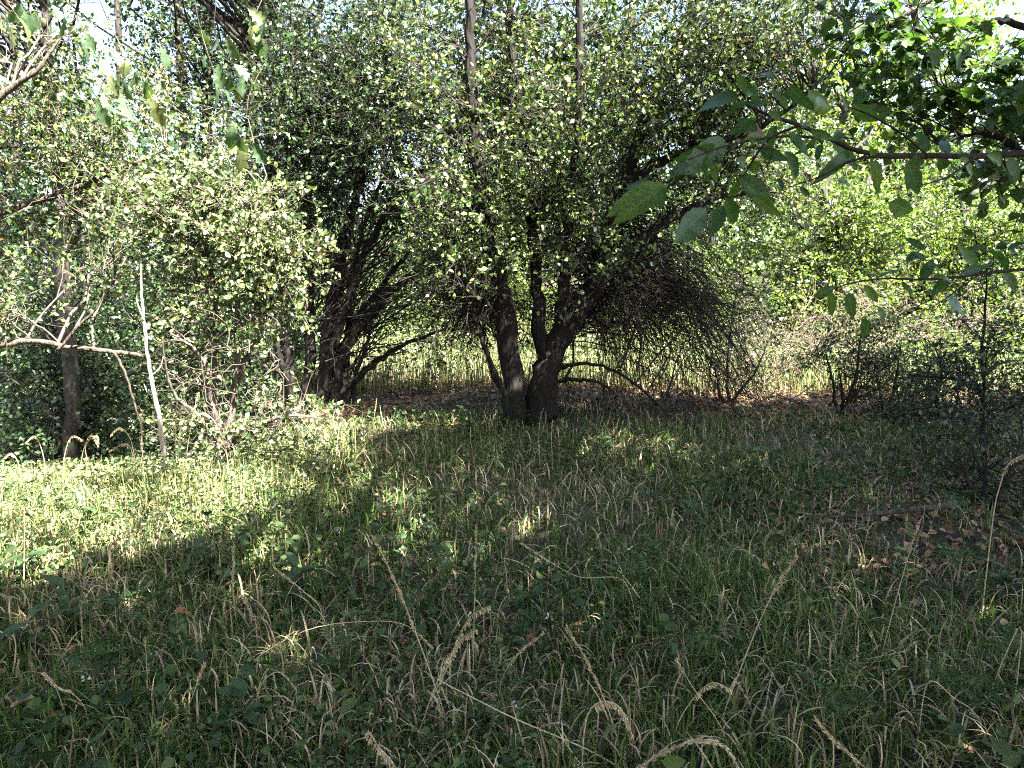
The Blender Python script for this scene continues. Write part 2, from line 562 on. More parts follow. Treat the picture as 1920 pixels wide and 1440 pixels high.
# the gaps that let the sun in
for a, b, r in ((20, 985, .52), (130, 1010, .54), (250, 985, .52), (360, 970, .4), (450, 940, .3), (100, 925, .34), (230, 915, .36), (340, 900, .36), (440, 880, .26), (525, 890, .2), (-110, 990, .3), (330, 1010, .1), (60, 1050, .09), (210, 1045, .07), (555, 940, .08),
                (1000, 990, .09), (960, 1000, .06), (1620, 930, .12), (1500, 975, .08), (1830, 1165, .1), (1560, 1000, .05), (700, 940, .07), (620, 960, .07), (1330, 960, .04), (1240, 900, .05), (1700, 1010, .05), (1420, 880, .06), (850, 905, .05), (1130, 1010, .04)):
    BEAMS.append((gp(a, b), r))
for a, b, Y, r in ((430, 420, 5.0, .75), (300, 400, 5.0, .65), (520, 520, 5.0, .5), (380, 600, 5, .6), (450, 760, 5, .55), (290, 700, 4.8, .5), (130, 660, 4.6, .35), (150, 450, 5.5, .6), (60, 300, 5.5, .6),
                   (20, 610, 4.5, .3), (200, 250, 5.8, .6),
                   (1300, 150, 6.4, 1.0), (1100, 120, 6.4, .9), (960, 230, 6.3, .7), (1450, 60, 6.6, 1.0), (840, 330, 6.3, .35), (830, 420, 6.2, .3), (1000, 380, 6.3, .4), (760, 160, 6.8, .5), (1180, 330, 6.3, .5),
                   (870, 730, 10, .9), (820, 700, 11, .9), (1200, 760, 8.6, .8), (1120, 770, 8.4, .5), (1280, 770, 8.2, .6), (1500, 740, 9.5, .9), (1400, 720, 10, .9), (1750, 600, 11, 2.2), (1800, 420, 12, 2.2), (1650, 480, 12, 2), (1420, 560, 12, 1.6),
                   (1850, 720, 9, .9), (1700, 700, 10, 1), (1530, 620, 8.6, .35), (640, 500, 7.1, .12), (1565, 570, 1.6, .03), (870, 600, 12, 1.2), (1100, 690, 11, 1.0), (1700, 100, 4.2, .5), (1640, 200, 4.2, .25), (1850, 240, 4, .3), (1000, 260, 5.6, .8), (840, 340, 5.7, .22), (1170, 200, 5.6, .7), (1330, 110, 5.7, .7), (1000, 430, 6.0, .45)):
    BEAMS.append((at(a, b, Y), r))


HOLES = [(gp(1180, 768), .4), (gp(1260, 765), .45), (gp(1090, 772), .22), (gp(1340, 770), .4)]


def central_extra(rng):
    """the long bare shoots that arch over and hang to the right of the stems, and a lesser fan to the left"""
    out = []
    n = 290
    a = rng.uniform(0, 1, n)
    p0 = np.stack([at(1065 + 75 * u + rng.normal(0, 14), 610 - 190 * u + rng.normal(0, 25), 6.75 + rng.normal(0, .12)) for u in a])
    ex = rng.uniform(1120, 1470, n)
    p2 = np.stack([at(e, 540 + 240 * min(1, rng.uniform(0.0, 1.25)) + rng.normal(0, 12), 6.7 + rng.normal(0, .5)) for e in ex])
    p1 = np.stack([p0[:, 0] * .45 + p2[:, 0] * .55, (p0[:, 1] + p2[:, 1]) / 2, np.maximum(p0[:, 2], p2[:, 2]) + rng.uniform(.0, .55, n)], -1)
    P = bez(p0, p1, p2, 8)
    P[:, 1:] += rng.normal(0, .018, P[:, 1:].shape)
    out.append((P, .0055))
    n = 120
    p0 = np.stack([at(930 + rng.normal(0, 12), rng.uniform(480, 640), 6.7 + rng.normal(0, .1)) for _ in range(n)])
    p2 = np.stack([at(rng.uniform(770, 920), rng.uniform(500, 690), 6.6 + rng.normal(0, .45)) for _ in range(n)])
    p1 = (p0 + p2) / 2 + np.stack([rng.normal(0, .05, n), rng.normal(0, .1, n), rng.uniform(.05, .4, n)], -1)
    P = bez(p0, p1, p2, 8)
    P[:, 1:] += rng.normal(0, .015, P[:, 1:].shape)
    out.append((P, .0045))
    n = 90          # fine shoots between and in front of the stems
    p0 = np.stack([at(rng.uniform(930, 1110), rng.uniform(440, 700), 6.62) for _ in range(n)])
    p2 = p0 + np.stack([rng.normal(0, .3, n), rng.uniform(-.5, .05, n), rng.normal(.05, .35, n)], -1)
    p1 = (p0 + p2) / 2 + rng.normal(0, .12, (n, 3))
    out.append((bez(p0, p1, p2, 8), .004))
    for P, r in out:
        yield tubes(P, r * np.linspace(1, .35, 8)[None] * rng.uniform(.6, 1.4, (len(P), 1)), 4)
        sb = grow(P, 9, rng, .15, 1, (.15, .5), (.3, .9), .07, .16, 4)
        yield tubes(sb, np.linspace(1, .5, 4)[None] * rng.uniform(.0014, .0026, (len(sb), 1)), 3)
        s2 = grow(sb, 1, rng, .2, 1, (.06, .2), (.4, 1), .06, .2, 2)
        yield tubes(s2, np.tile([.0016, .001], (len(s2), 1)), 3)


cb = gp(992, 792)
YC = cb[1]
tree('wild_pear_tree', 'dark many-stemmed tree in the centre with bare arching shoots hanging on its right', 'tree', cb,
     [(px([(966, 805), (962, 700), (948, 600), (935, 520), (912, 440), (897, 330), (888, 200), (880, 60), (872, -150), (868, -400)], YC, -.1), [.125, .088, .08, .072, .062, .054, .047, .04, .03, .015]),
      (px([(1016, 805), (1018, 725), (1034, 660), (1075, 600), (1108, 540), (1135, 450), (1165, 350), (1210, 220), (1270, 90), (1330, -80), (1370, -260)], YC, .1), [.15, .12, .115, .1, .085, .07, .058, .047, .036, .025, .012]),
      (px([(1022, 700), (1012, 610), (1004, 500), (999, 380), (985, 250), (960, 100), (950, -150), (945, -350)], YC, .25), [.075, .062, .052, .046, .04, .034, .026, .012]),
      (px([(1040, 660), (1056, 540), (1062, 420), (1076, 300), (1086, 150), (1090, -50), (1100, -300)], YC, -.25), [.06, .05, .042, .036, .03, .025, .012]),
      (px([(962, 770), (944, 730), (926, 695), (905, 640), (880, 560), (868, 470)], YC, -.3), [.032, .027, .023, .019, .014, .007]),
      (px([(1030, 718), (1075, 712), (1120, 716), (1150, 735)], YC, -.3), [.022, .017, .012, .006]),
      (px([(1040, 690), (1100, 682), (1160, 700), (1220, 745), (1260, 790)], YC, -.4), [.022, .017, .013, .01, .005]),
      (px([(1110, 540), (1180, 470), (1260, 410), (1350, 370), (1450, 360)], YC, .3), [.07, .05, .04, .028, .01]),
      (px([(1165, 350), (1240, 300), (1340, 270), (1440, 230), (1530, 160)], YC, -.4), [.05, .04, .03, .02, .01])],
     [(890, 120, 6.6, 170, 170, .7, 48), (1060, 130, 6.5, 160, 170, .7, 42), (1290, 120, 6.4, 200, 150, 1.0, 62), (1450, 90, 6.6, 140, 150, 1.0, 26),
      (960, 320, 6.4, 150, 120, .5, 20), (1150, 340, 6.4, 160, 120, .5, 16), (1330, 330, 6.7, 150, 110, .9, 24), (840, 400, 6.2, 55, 120, .5, 18), (880, 520, 6.0, 80, 90, .4, 10), (1010, 430, 6.0, 130, 80, .4, 12), (1130, 470, 6.0, 90, 80, .4, 10),
      (1240, 540, 6.9, 200, 130, .7, 9), (1400, 470, 7.2, 120, 110, .8, 9), (900, 620, 6.9, 110, 90, .6, 4), (1030, -180, 6.6, 380, 130, 1.0, 9), (1020, 260, 5.8, 90, 120, .3, 7), (840, 340, 5.7, 45, 90, .3, 6), (1170, 200, 5.6, 110, 110, .3, 12), (810, 120, 5.9, 60, 100, .3, 6), (1330, 110, 5.7, 130, 110, .3, 14), (1070, 560, 6.2, 130, 70, .4, 5), (930, 560, 6.3, 90, 80, .4, 4)],
     11, 'small', ntw=8, nsub=3, nlf=5, extra=central_extra, Lleaf=(.024, .054), cut=lambda p, r: ((p[:, 2] < 1.35) & (r.uniform(size=len(p)) < .75)) | in_beam(p, .3, r, HOLES))

# the leaning clump to the left of it
lb = at(592, 768, 7.2)
lb[2] = float(terr(lb[0], lb[1])) - .03
YL = lb[1]


def left_extra(rng):
    n = 120
    p0 = np.stack([at(rng.uniform(570, 680), rng.uniform(480, 720), YL + rng.normal(0, .15)) for _ in range(n)])
    p2 = p0 + np.stack([rng.uniform(.1, 1.1, n), rng.normal(0, .35, n), rng.uniform(.15, 1.0, n)], -1)
    p1 = (p0 + p2) / 2 + np.stack([rng.normal(0, .05, n), rng.normal(0, .1, n), rng.uniform(-.15, .1, n)], -1)
    P = bez(p0, p1, p2, 8)
    yield tubes(P, .008 * np.linspace(1, .3, 8)[None] * rng.uniform(.5, 1.5, (n, 1)), 4)
    sb = grow(P, 8, rng, .2, 1, (.15, .45), (.3, .9), .02, .16, 4)
    yield tubes(sb, np.linspace(1, .5, 4)[None] * rng.uniform(.0018, .003, (len(sb), 1)), 3)


lt = norm(RNG.normal(size=(150, 3))) * RNG.uniform(.2, 1, (150, 1)) ** .5 * np.array([2.0, 1.4, 1.0]) + np.array([-3.1, 7.0, 5.3])  # upper crown out of view, added to shade the wood on the left
lt = lt[proj(lt)[:, 1] < -70][:110]
tree('leaning_tree', 'clump of dark stems fanning to the right, left of the central tree', 'tree', lb,
     [(px([(600, 775), (608, 690), (624, 570), (640, 470), (665, 380), (698, 270), (720, 180), (735, 20), (745, -180)], YL, .2), [.09, .072, .062, .055, .046, .038, .032, .026, .012]),
      (px([(572, 775), (582, 650), (580, 500), (572, 380), (580, 200), (600, 0), (620, -250)], YL, .4), [.07, .058, .05, .044, .036, .028, .012]),
      (px([(622, 770), (650, 655), (700, 585), (760, 525), (830, 470), (900, 420)], YL, -.2), [.06, .05, .042, .036, .027, .01]),
      (px([(605, 740), (640, 610), (682, 480), (735, 385), (800, 315), (880, 265)], YL, -.4), [.05, .042, .035, .029, .021, .008]),
      (px([(548, 775), (536, 610), (522, 450), (503, 250), (490, 0), (485, -200)], YL, .5), [.06, .05, .042, .036, .03, .012]),
      (px([(625, 755), (690, 690), (760, 645), (840, 615)], YL, .3), [.05, .036, .024, .01]),
      (px([(612, 720), (662, 610), (722, 530), (790, 440), (830, 380)], YL, .5), [.042, .034, .027, .02, .008]),
      (px([(640, 765), (652, 640), (660, 520), (690, 400), (740, 280), (770, 100)], YL, .7), [.042, .034, .028, .022, .017, .008]),
      (px([(660, 770), (668, 700), (690, 640), (700, 560)], YL, .9), [.03, .025, .02, .01]),
      (px([(555, 770), (530, 690), (510, 600), (495, 520)], YL, -.3), [.04, .032, .025, .012])],
     [(650, 150, 7.0, 160, 170, .9, 52), (560, 250, 7.2, 120, 180, .9, 36), (740, 200, 7.2, 130, 150, .8, 34), (660, 370, 7.3, 170, 90, .8, 18), (520, 60, 7.5, 120, 120, .9, 22),
      (760, 400, 7.5, 110, 100, .7, 9), (700, 560, 7.9, 150, 110, .7, 6), (620, -170, 7.2, 260, 130, 1.0, 16), (770, 660, 8.2, 110, 60, .6, 4), (540, 420, 7.6, 80, 130, .5, 16), (500, 620, 7.6, 70, 110, .4, 10)],
     12, 'dark', tips=lt, ntw=9, nsub=3, nlf=5, extra=left_extra, Lleaf=(.022, .054), cut=lambda p, r: (p[:, 2] < 1.2) & (r.uniform(size=len(p)) < .5))

# sunlit thorny shrub in front, on the left
sb_ = at(415, 850, 4.9)
sb_[2] = float(terr(sb_[0], sb_[1])) - .03
YS = sb_[1]
def shrub_extra(rng):
    n = 50
    p0 = np.stack([at(rng.uniform(330, 560), rng.uniform(600, 800), YS + rng.normal(-.1, .2)) for _ in range(n)])
    d = norm(np.stack([rng.normal(-.1, .8, n), rng.normal(-.2, .4, n), rng.normal(.35, .5, n)], -1))
    P = [p0]
    for k in range(7):
        d = norm(d + rng.normal(0, .5, d.shape))
        P.append(P[-1] + d * rng.uniform(.03, .085, (n, 1)))
    P = np.stack(P, 1)
    yield tubes(P, np.linspace(1, .35, 8)[None] * rng.uniform(.0022, .005, (n, 1)), 4)
    sb = grow(P, 3, rng, .1, 1, (.06, .22), (.5, 1.2), 0, .5, 4)
    yield tubes(sb, np.linspace(1, .5, 4)[None] * rng.uniform(.0016, .003, (len(sb), 1)), 3)


tree('hawthorn_shrub', 'sunlit shrub, sunlight put into its leaf colour, with crooked bare twigs on the left', 'shrub', sb_,
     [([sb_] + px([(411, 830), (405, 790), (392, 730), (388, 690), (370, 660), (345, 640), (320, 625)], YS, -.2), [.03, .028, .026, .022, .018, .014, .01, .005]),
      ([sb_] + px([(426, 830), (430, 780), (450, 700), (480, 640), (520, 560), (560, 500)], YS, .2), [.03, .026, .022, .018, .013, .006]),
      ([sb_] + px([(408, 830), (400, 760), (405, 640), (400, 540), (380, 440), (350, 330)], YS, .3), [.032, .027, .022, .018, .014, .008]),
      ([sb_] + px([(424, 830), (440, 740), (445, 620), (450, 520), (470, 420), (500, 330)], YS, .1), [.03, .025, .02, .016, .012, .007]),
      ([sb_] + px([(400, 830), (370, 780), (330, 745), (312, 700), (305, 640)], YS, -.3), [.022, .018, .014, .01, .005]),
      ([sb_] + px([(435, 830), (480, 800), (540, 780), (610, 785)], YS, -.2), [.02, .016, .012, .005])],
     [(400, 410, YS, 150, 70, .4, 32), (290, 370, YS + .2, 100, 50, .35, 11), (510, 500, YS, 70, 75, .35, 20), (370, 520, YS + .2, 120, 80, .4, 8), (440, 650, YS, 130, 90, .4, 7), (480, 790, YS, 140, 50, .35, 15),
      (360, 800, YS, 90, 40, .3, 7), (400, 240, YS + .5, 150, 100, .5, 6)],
     13, 'sun_tone_leaf', 'greytwig', 'greytwig', ntw=7, nsub=3, nlf=5, Lleaf=(.02, .048), Ltw=(.14, .42), Lsub=(.06, .18), wig=.42, hexa=True, extra=shrub_extra, flat=.35, wr=.7, tw_r=.0024,
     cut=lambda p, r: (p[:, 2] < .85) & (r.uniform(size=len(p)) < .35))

# tree beyond the left edge, its limb reaches into the picture
eb = np.array([-4.9, 4.9, float(terr(-4.9, 4.9)) - .05])
lim = px([(-420, 560), (-200, 610), (-60, 655), (0, 648), (70, 640), (130, 650), (210, 660), (270, 668), (320, 680), (380, 655), (430, 640)], 4.75, .35)
tree('edge_tree', 'tree at the left edge with a long crooked bare limb across', 'tree', eb,
     [([eb, eb + [0.05, .1, 1.0], eb + [.15, .1, 2.0], eb + [.3, 0, 3.2], eb + [.4, .1, 4.6]], [.16, .13, .11, .09, .04]),
      ([eb + [.06, .1, 1.0]] + lim[1:], [.045, .03, .022, .02, .0195, .0185, .017, .015, .012, .008, .004]),
      (px([(110, 655), (150, 610), (180, 580), (200, 540)], 4.85), [.012, .01, .007, .003]),
      (px([(215, 660), (235, 700), (250, 750), (262, 790)], 4.9), [.011, .009, .007, .003]),
      ([eb + [.2, .1, 2.3], at(-60, 210, 5.0), at(20, 165, 5.0), at(70, 130, 5.0), at(120, 60, 5.1)], [.05, .03, .022, .015, .006]),
      ([eb + [.15, .1, 1.9], at(-100, 420, 5.4), at(60, 380, 5.6), at(200, 330, 5.8), at(310, 280, 5.9)], [.05, .034, .026, .018, .008])],
     [(60, 260, 5.6, 110, 70, .6, 11), (180, 310, 5.8, 120, 70, .6, 12), (80, 400, 5.6, 120, 60, .5, 8), (190, 460, 5.6, 110, 50, .5, 4), (10, 585, 4.9, 40, 30, .2, 4), (60, 100, 5.6, 110, 80, .5, 6), (250, 180, 6.0, 90, 90, .5, 6)],
     14, 'small', 'grey', 'greytwig', ntw=8, nsub=3, nlf=5, Lleaf=(.025, .055), stem_names=['trunk', 'limb', 'branch', 'branch', 'limb', 'limb'], hexa=False, flat=.4)

# ---- the wood behind, left: stems on the slope that falls away
def slope_tips(b, seed):  # crown tips above the frame, added to throw shade on the slope
    r_ = np.random.default_rng(seed)
    v = norm(r_.normal(size=(260, 3))) * r_.uniform(.3, 1, (260, 1)) ** .5
    p = b + np.array([0, 0, 7.2]) + v * np.array([2.6, 2.4, 1.7])
    q = proj(p)
    return p[(q[:, 1] < -90) | (q[:, 0] < -150)][:105]


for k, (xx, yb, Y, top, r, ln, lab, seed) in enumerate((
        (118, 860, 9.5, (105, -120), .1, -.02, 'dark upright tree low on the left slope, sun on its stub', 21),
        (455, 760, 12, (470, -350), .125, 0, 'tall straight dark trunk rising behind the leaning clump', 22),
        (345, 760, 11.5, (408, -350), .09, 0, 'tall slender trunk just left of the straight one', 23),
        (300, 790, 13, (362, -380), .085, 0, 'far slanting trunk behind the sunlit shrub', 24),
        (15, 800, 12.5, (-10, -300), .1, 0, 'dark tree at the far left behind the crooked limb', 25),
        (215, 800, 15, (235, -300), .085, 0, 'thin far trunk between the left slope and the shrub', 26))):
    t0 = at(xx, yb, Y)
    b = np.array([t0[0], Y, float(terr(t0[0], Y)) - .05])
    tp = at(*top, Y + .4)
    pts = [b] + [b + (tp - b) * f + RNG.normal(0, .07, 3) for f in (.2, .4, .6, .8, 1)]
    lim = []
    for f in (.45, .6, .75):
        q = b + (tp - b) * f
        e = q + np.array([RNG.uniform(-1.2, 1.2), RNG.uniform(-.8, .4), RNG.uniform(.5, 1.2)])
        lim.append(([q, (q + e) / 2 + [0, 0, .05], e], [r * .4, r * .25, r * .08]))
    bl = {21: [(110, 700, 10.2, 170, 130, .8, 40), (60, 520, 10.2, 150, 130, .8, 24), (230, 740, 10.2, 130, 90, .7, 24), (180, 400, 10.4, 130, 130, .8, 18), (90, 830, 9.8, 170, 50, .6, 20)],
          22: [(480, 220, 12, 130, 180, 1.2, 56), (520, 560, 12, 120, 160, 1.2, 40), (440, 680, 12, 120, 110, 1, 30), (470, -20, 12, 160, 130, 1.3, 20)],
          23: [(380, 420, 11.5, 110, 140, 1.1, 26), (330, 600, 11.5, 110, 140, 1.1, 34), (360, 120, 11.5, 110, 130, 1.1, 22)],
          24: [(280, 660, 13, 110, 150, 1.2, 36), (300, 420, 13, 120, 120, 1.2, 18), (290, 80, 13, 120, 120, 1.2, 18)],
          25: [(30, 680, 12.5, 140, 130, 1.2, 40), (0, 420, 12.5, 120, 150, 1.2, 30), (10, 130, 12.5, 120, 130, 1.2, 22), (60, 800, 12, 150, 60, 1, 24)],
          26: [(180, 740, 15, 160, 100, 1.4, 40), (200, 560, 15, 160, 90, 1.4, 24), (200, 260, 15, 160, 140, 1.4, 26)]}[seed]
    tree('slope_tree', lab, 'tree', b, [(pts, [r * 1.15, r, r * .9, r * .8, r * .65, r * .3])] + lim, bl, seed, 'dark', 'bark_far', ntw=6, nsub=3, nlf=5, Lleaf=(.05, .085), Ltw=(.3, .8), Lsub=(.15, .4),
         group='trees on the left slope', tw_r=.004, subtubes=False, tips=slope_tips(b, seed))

# ---- behind and right: sunlit trees and bushes beyond the clearing
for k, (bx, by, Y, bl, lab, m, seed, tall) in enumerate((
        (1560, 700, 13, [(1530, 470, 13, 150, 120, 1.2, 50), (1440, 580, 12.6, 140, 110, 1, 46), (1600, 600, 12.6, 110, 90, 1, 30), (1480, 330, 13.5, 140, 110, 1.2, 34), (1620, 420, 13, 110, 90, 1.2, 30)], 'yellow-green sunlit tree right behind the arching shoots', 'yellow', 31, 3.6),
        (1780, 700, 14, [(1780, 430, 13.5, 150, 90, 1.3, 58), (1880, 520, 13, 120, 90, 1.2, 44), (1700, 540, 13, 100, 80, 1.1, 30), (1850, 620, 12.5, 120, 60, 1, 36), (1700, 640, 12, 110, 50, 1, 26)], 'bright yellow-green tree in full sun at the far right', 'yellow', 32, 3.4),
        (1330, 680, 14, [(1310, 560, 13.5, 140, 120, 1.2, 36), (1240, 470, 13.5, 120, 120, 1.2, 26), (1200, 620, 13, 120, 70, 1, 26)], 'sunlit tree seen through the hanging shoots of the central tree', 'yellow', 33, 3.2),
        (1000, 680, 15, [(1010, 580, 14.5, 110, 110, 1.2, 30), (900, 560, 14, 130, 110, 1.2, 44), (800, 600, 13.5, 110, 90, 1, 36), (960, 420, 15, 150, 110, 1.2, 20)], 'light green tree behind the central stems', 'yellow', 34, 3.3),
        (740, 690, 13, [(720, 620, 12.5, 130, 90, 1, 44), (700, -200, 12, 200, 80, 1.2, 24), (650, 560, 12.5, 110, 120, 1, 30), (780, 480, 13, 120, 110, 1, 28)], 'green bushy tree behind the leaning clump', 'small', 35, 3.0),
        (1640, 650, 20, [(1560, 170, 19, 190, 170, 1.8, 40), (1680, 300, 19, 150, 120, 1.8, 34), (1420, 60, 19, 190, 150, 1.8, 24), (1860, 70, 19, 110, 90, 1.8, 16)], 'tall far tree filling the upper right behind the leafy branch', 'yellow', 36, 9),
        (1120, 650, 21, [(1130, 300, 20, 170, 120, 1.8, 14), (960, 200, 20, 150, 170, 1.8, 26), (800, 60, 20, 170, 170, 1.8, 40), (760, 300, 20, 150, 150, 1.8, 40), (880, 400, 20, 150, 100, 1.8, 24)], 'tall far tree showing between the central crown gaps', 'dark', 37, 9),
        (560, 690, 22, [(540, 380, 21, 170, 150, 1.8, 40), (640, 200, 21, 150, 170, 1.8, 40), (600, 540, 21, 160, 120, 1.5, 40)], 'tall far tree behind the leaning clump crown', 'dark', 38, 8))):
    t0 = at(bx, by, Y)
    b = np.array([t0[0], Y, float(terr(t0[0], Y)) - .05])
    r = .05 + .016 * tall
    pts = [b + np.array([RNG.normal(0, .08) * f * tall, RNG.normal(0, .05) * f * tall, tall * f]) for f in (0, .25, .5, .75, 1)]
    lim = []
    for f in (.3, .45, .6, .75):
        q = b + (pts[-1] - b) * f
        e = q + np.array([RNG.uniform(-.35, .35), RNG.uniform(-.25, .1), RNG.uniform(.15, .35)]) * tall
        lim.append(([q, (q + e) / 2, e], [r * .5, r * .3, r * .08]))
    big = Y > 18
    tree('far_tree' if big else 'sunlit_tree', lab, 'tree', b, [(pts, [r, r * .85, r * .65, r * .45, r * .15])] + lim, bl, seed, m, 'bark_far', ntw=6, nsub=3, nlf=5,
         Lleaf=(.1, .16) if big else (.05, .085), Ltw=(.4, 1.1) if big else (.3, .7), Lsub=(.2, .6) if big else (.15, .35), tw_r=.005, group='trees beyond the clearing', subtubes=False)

# low bushes at the edge of the clearing
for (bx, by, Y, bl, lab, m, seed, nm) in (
        (1400, 730, 10.2, [(1400, 700, 10, 100, 45, .6, 40), (1330, 720, 9.8, 70, 35, .5, 22)], 'low sunlit bush under the tips of the hanging shoots', 'sun_tone_leaf', 41, 'low_bush'),
        (1530, 740, 9.6, [(1530, 735, 9.4, 90, 40, .5, 46), (1480, 700, 9.6, 60, 40, .5, 16)], 'low bright bush in the sun behind the forked shrub', 'sun_tone_leaf', 42, 'low_bush'),
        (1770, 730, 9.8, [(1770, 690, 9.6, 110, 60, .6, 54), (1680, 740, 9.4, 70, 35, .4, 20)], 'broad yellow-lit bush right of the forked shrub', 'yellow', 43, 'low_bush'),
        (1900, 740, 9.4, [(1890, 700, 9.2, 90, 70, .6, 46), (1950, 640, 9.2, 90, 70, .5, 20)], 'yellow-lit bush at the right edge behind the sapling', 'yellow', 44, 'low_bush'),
        (850, 725, 11, [(850, 705, 10.6, 70, 40, .6, 36), (790, 720, 10.4, 60, 35, .5, 24)], 'small bush with sunlit brightness in its leaf colour, left of the central stems', 'sun_tone_leaf', 45, 'low_bush'),
        (1110, 715, 11, [(1110, 700, 10.8, 80, 30, .6, 34), (1010, 690, 11, 50, 35, .5, 14)], 'low light bush behind the right central stem', 'sun_tone_leaf', 46, 'low_bush')):
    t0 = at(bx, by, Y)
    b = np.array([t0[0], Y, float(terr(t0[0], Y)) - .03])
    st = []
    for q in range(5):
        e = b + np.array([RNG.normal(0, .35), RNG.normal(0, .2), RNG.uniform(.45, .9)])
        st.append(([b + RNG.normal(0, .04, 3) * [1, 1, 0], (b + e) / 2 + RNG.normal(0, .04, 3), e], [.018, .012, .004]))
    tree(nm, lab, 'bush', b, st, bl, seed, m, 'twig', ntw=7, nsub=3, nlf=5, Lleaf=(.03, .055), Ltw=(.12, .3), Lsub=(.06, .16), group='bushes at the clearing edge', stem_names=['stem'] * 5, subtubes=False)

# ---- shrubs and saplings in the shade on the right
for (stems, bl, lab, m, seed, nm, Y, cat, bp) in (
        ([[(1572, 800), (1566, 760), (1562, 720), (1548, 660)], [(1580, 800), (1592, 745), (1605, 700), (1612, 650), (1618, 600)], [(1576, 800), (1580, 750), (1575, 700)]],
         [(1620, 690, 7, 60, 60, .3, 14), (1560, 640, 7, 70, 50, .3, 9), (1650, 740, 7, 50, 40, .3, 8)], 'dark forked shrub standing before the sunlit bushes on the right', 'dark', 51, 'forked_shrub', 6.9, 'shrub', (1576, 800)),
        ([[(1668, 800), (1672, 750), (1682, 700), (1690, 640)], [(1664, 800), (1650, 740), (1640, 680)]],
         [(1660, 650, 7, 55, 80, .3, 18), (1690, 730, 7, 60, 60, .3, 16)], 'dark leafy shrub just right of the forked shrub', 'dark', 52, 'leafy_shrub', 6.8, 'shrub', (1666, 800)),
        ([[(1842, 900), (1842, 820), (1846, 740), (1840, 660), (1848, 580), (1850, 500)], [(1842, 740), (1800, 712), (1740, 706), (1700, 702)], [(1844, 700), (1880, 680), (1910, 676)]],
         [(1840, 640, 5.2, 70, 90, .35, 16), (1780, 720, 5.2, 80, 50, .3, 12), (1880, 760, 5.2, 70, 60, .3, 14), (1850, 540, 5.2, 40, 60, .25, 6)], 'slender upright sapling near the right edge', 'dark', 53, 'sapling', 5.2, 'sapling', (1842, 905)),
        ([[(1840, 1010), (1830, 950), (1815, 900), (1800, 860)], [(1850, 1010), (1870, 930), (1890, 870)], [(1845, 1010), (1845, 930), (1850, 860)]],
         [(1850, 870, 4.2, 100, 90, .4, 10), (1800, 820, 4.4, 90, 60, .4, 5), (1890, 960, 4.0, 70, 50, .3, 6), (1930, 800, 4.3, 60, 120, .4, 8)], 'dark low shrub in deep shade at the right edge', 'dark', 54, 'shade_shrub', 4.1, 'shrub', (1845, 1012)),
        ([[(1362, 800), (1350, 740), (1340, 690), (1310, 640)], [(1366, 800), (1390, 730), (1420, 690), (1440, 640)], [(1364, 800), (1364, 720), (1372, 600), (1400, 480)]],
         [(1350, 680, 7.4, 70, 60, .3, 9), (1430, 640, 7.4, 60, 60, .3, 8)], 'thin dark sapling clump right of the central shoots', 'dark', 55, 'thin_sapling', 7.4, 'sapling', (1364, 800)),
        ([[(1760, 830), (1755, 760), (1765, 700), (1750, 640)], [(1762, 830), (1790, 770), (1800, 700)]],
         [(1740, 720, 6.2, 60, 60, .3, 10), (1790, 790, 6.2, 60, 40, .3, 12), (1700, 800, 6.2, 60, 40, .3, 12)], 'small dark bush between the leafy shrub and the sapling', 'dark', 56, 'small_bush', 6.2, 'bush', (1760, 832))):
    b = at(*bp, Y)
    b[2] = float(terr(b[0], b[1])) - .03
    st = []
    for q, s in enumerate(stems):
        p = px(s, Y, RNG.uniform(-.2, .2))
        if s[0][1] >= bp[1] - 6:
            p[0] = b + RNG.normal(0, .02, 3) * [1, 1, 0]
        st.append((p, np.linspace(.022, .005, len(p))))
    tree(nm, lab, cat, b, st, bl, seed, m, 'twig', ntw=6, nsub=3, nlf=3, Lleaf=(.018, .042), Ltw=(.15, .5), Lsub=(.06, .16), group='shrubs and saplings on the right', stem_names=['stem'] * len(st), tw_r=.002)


# dead brush
def brush(lab, c, Y, rx, ry, n, seed, mat):
    rng = np.random.default_rng(seed)
    cpt = at(*c, Y)
    b = np.array([cpt[0], Y, float(terr(cpt[0], Y))])
    t = thing('dead_brush', b, lab, 'brush', 'heaps of dead brush')
    s = Y / FPX
    p0 = cpt + rng.normal(size=(n, 3)) * np.array([rx * s, .4, ry * s]) * .5
    p0[:, 2] = np.maximum(p0[:, 2] - .2, b[2])
    p2 = p0 + rng.normal(size=(n, 3)) * [.45, .3, .3] + [0, 0, .15]
    P = bez(p0, (p0 + p2) / 2 + rng.normal(0, .15, (n, 3)) + [0, 0, .15], p2, 7)
    P += rng.normal(0, .02, P.shape)
    V, Q = tubes(P, np.linspace(1, .4, 7)[None] * rng.uniform(.004, .012, (n, 1)), 4)
    obj('branch', mesh('branch', V - b, quads=Q, smooth=True), M[mat], t, kind='stuff')
    sb = grow(P, 10, rng, .1, 1, (.15, .4), (.4, 1.2), .04, .3, 4)
    V, Q = tubes(sb, np.linspace(1, .5, 4)[None] * rng.uniform(.0025, .005, (len(sb), 1)), 3)
    obj('twigs', mesh('twigs', V - b, quads=Q, smooth=True), M[mat], t, kind='stuff')


brush('tangle of reddish dead twigs behind the forked shrub', (1540, 640), 8.6, 150, 75, 55, 61, 'brush')
brush('pinkish-brown heap of dry twigs below the bright far-right tree', (1790, 590), 10.4, 190, 45, 30, 62, 'brush')
brush('dry brown twigs low at the foot of the thin sapling clump', (1400, 770), 7.8, 90, 40, 26, 63, 'brush')

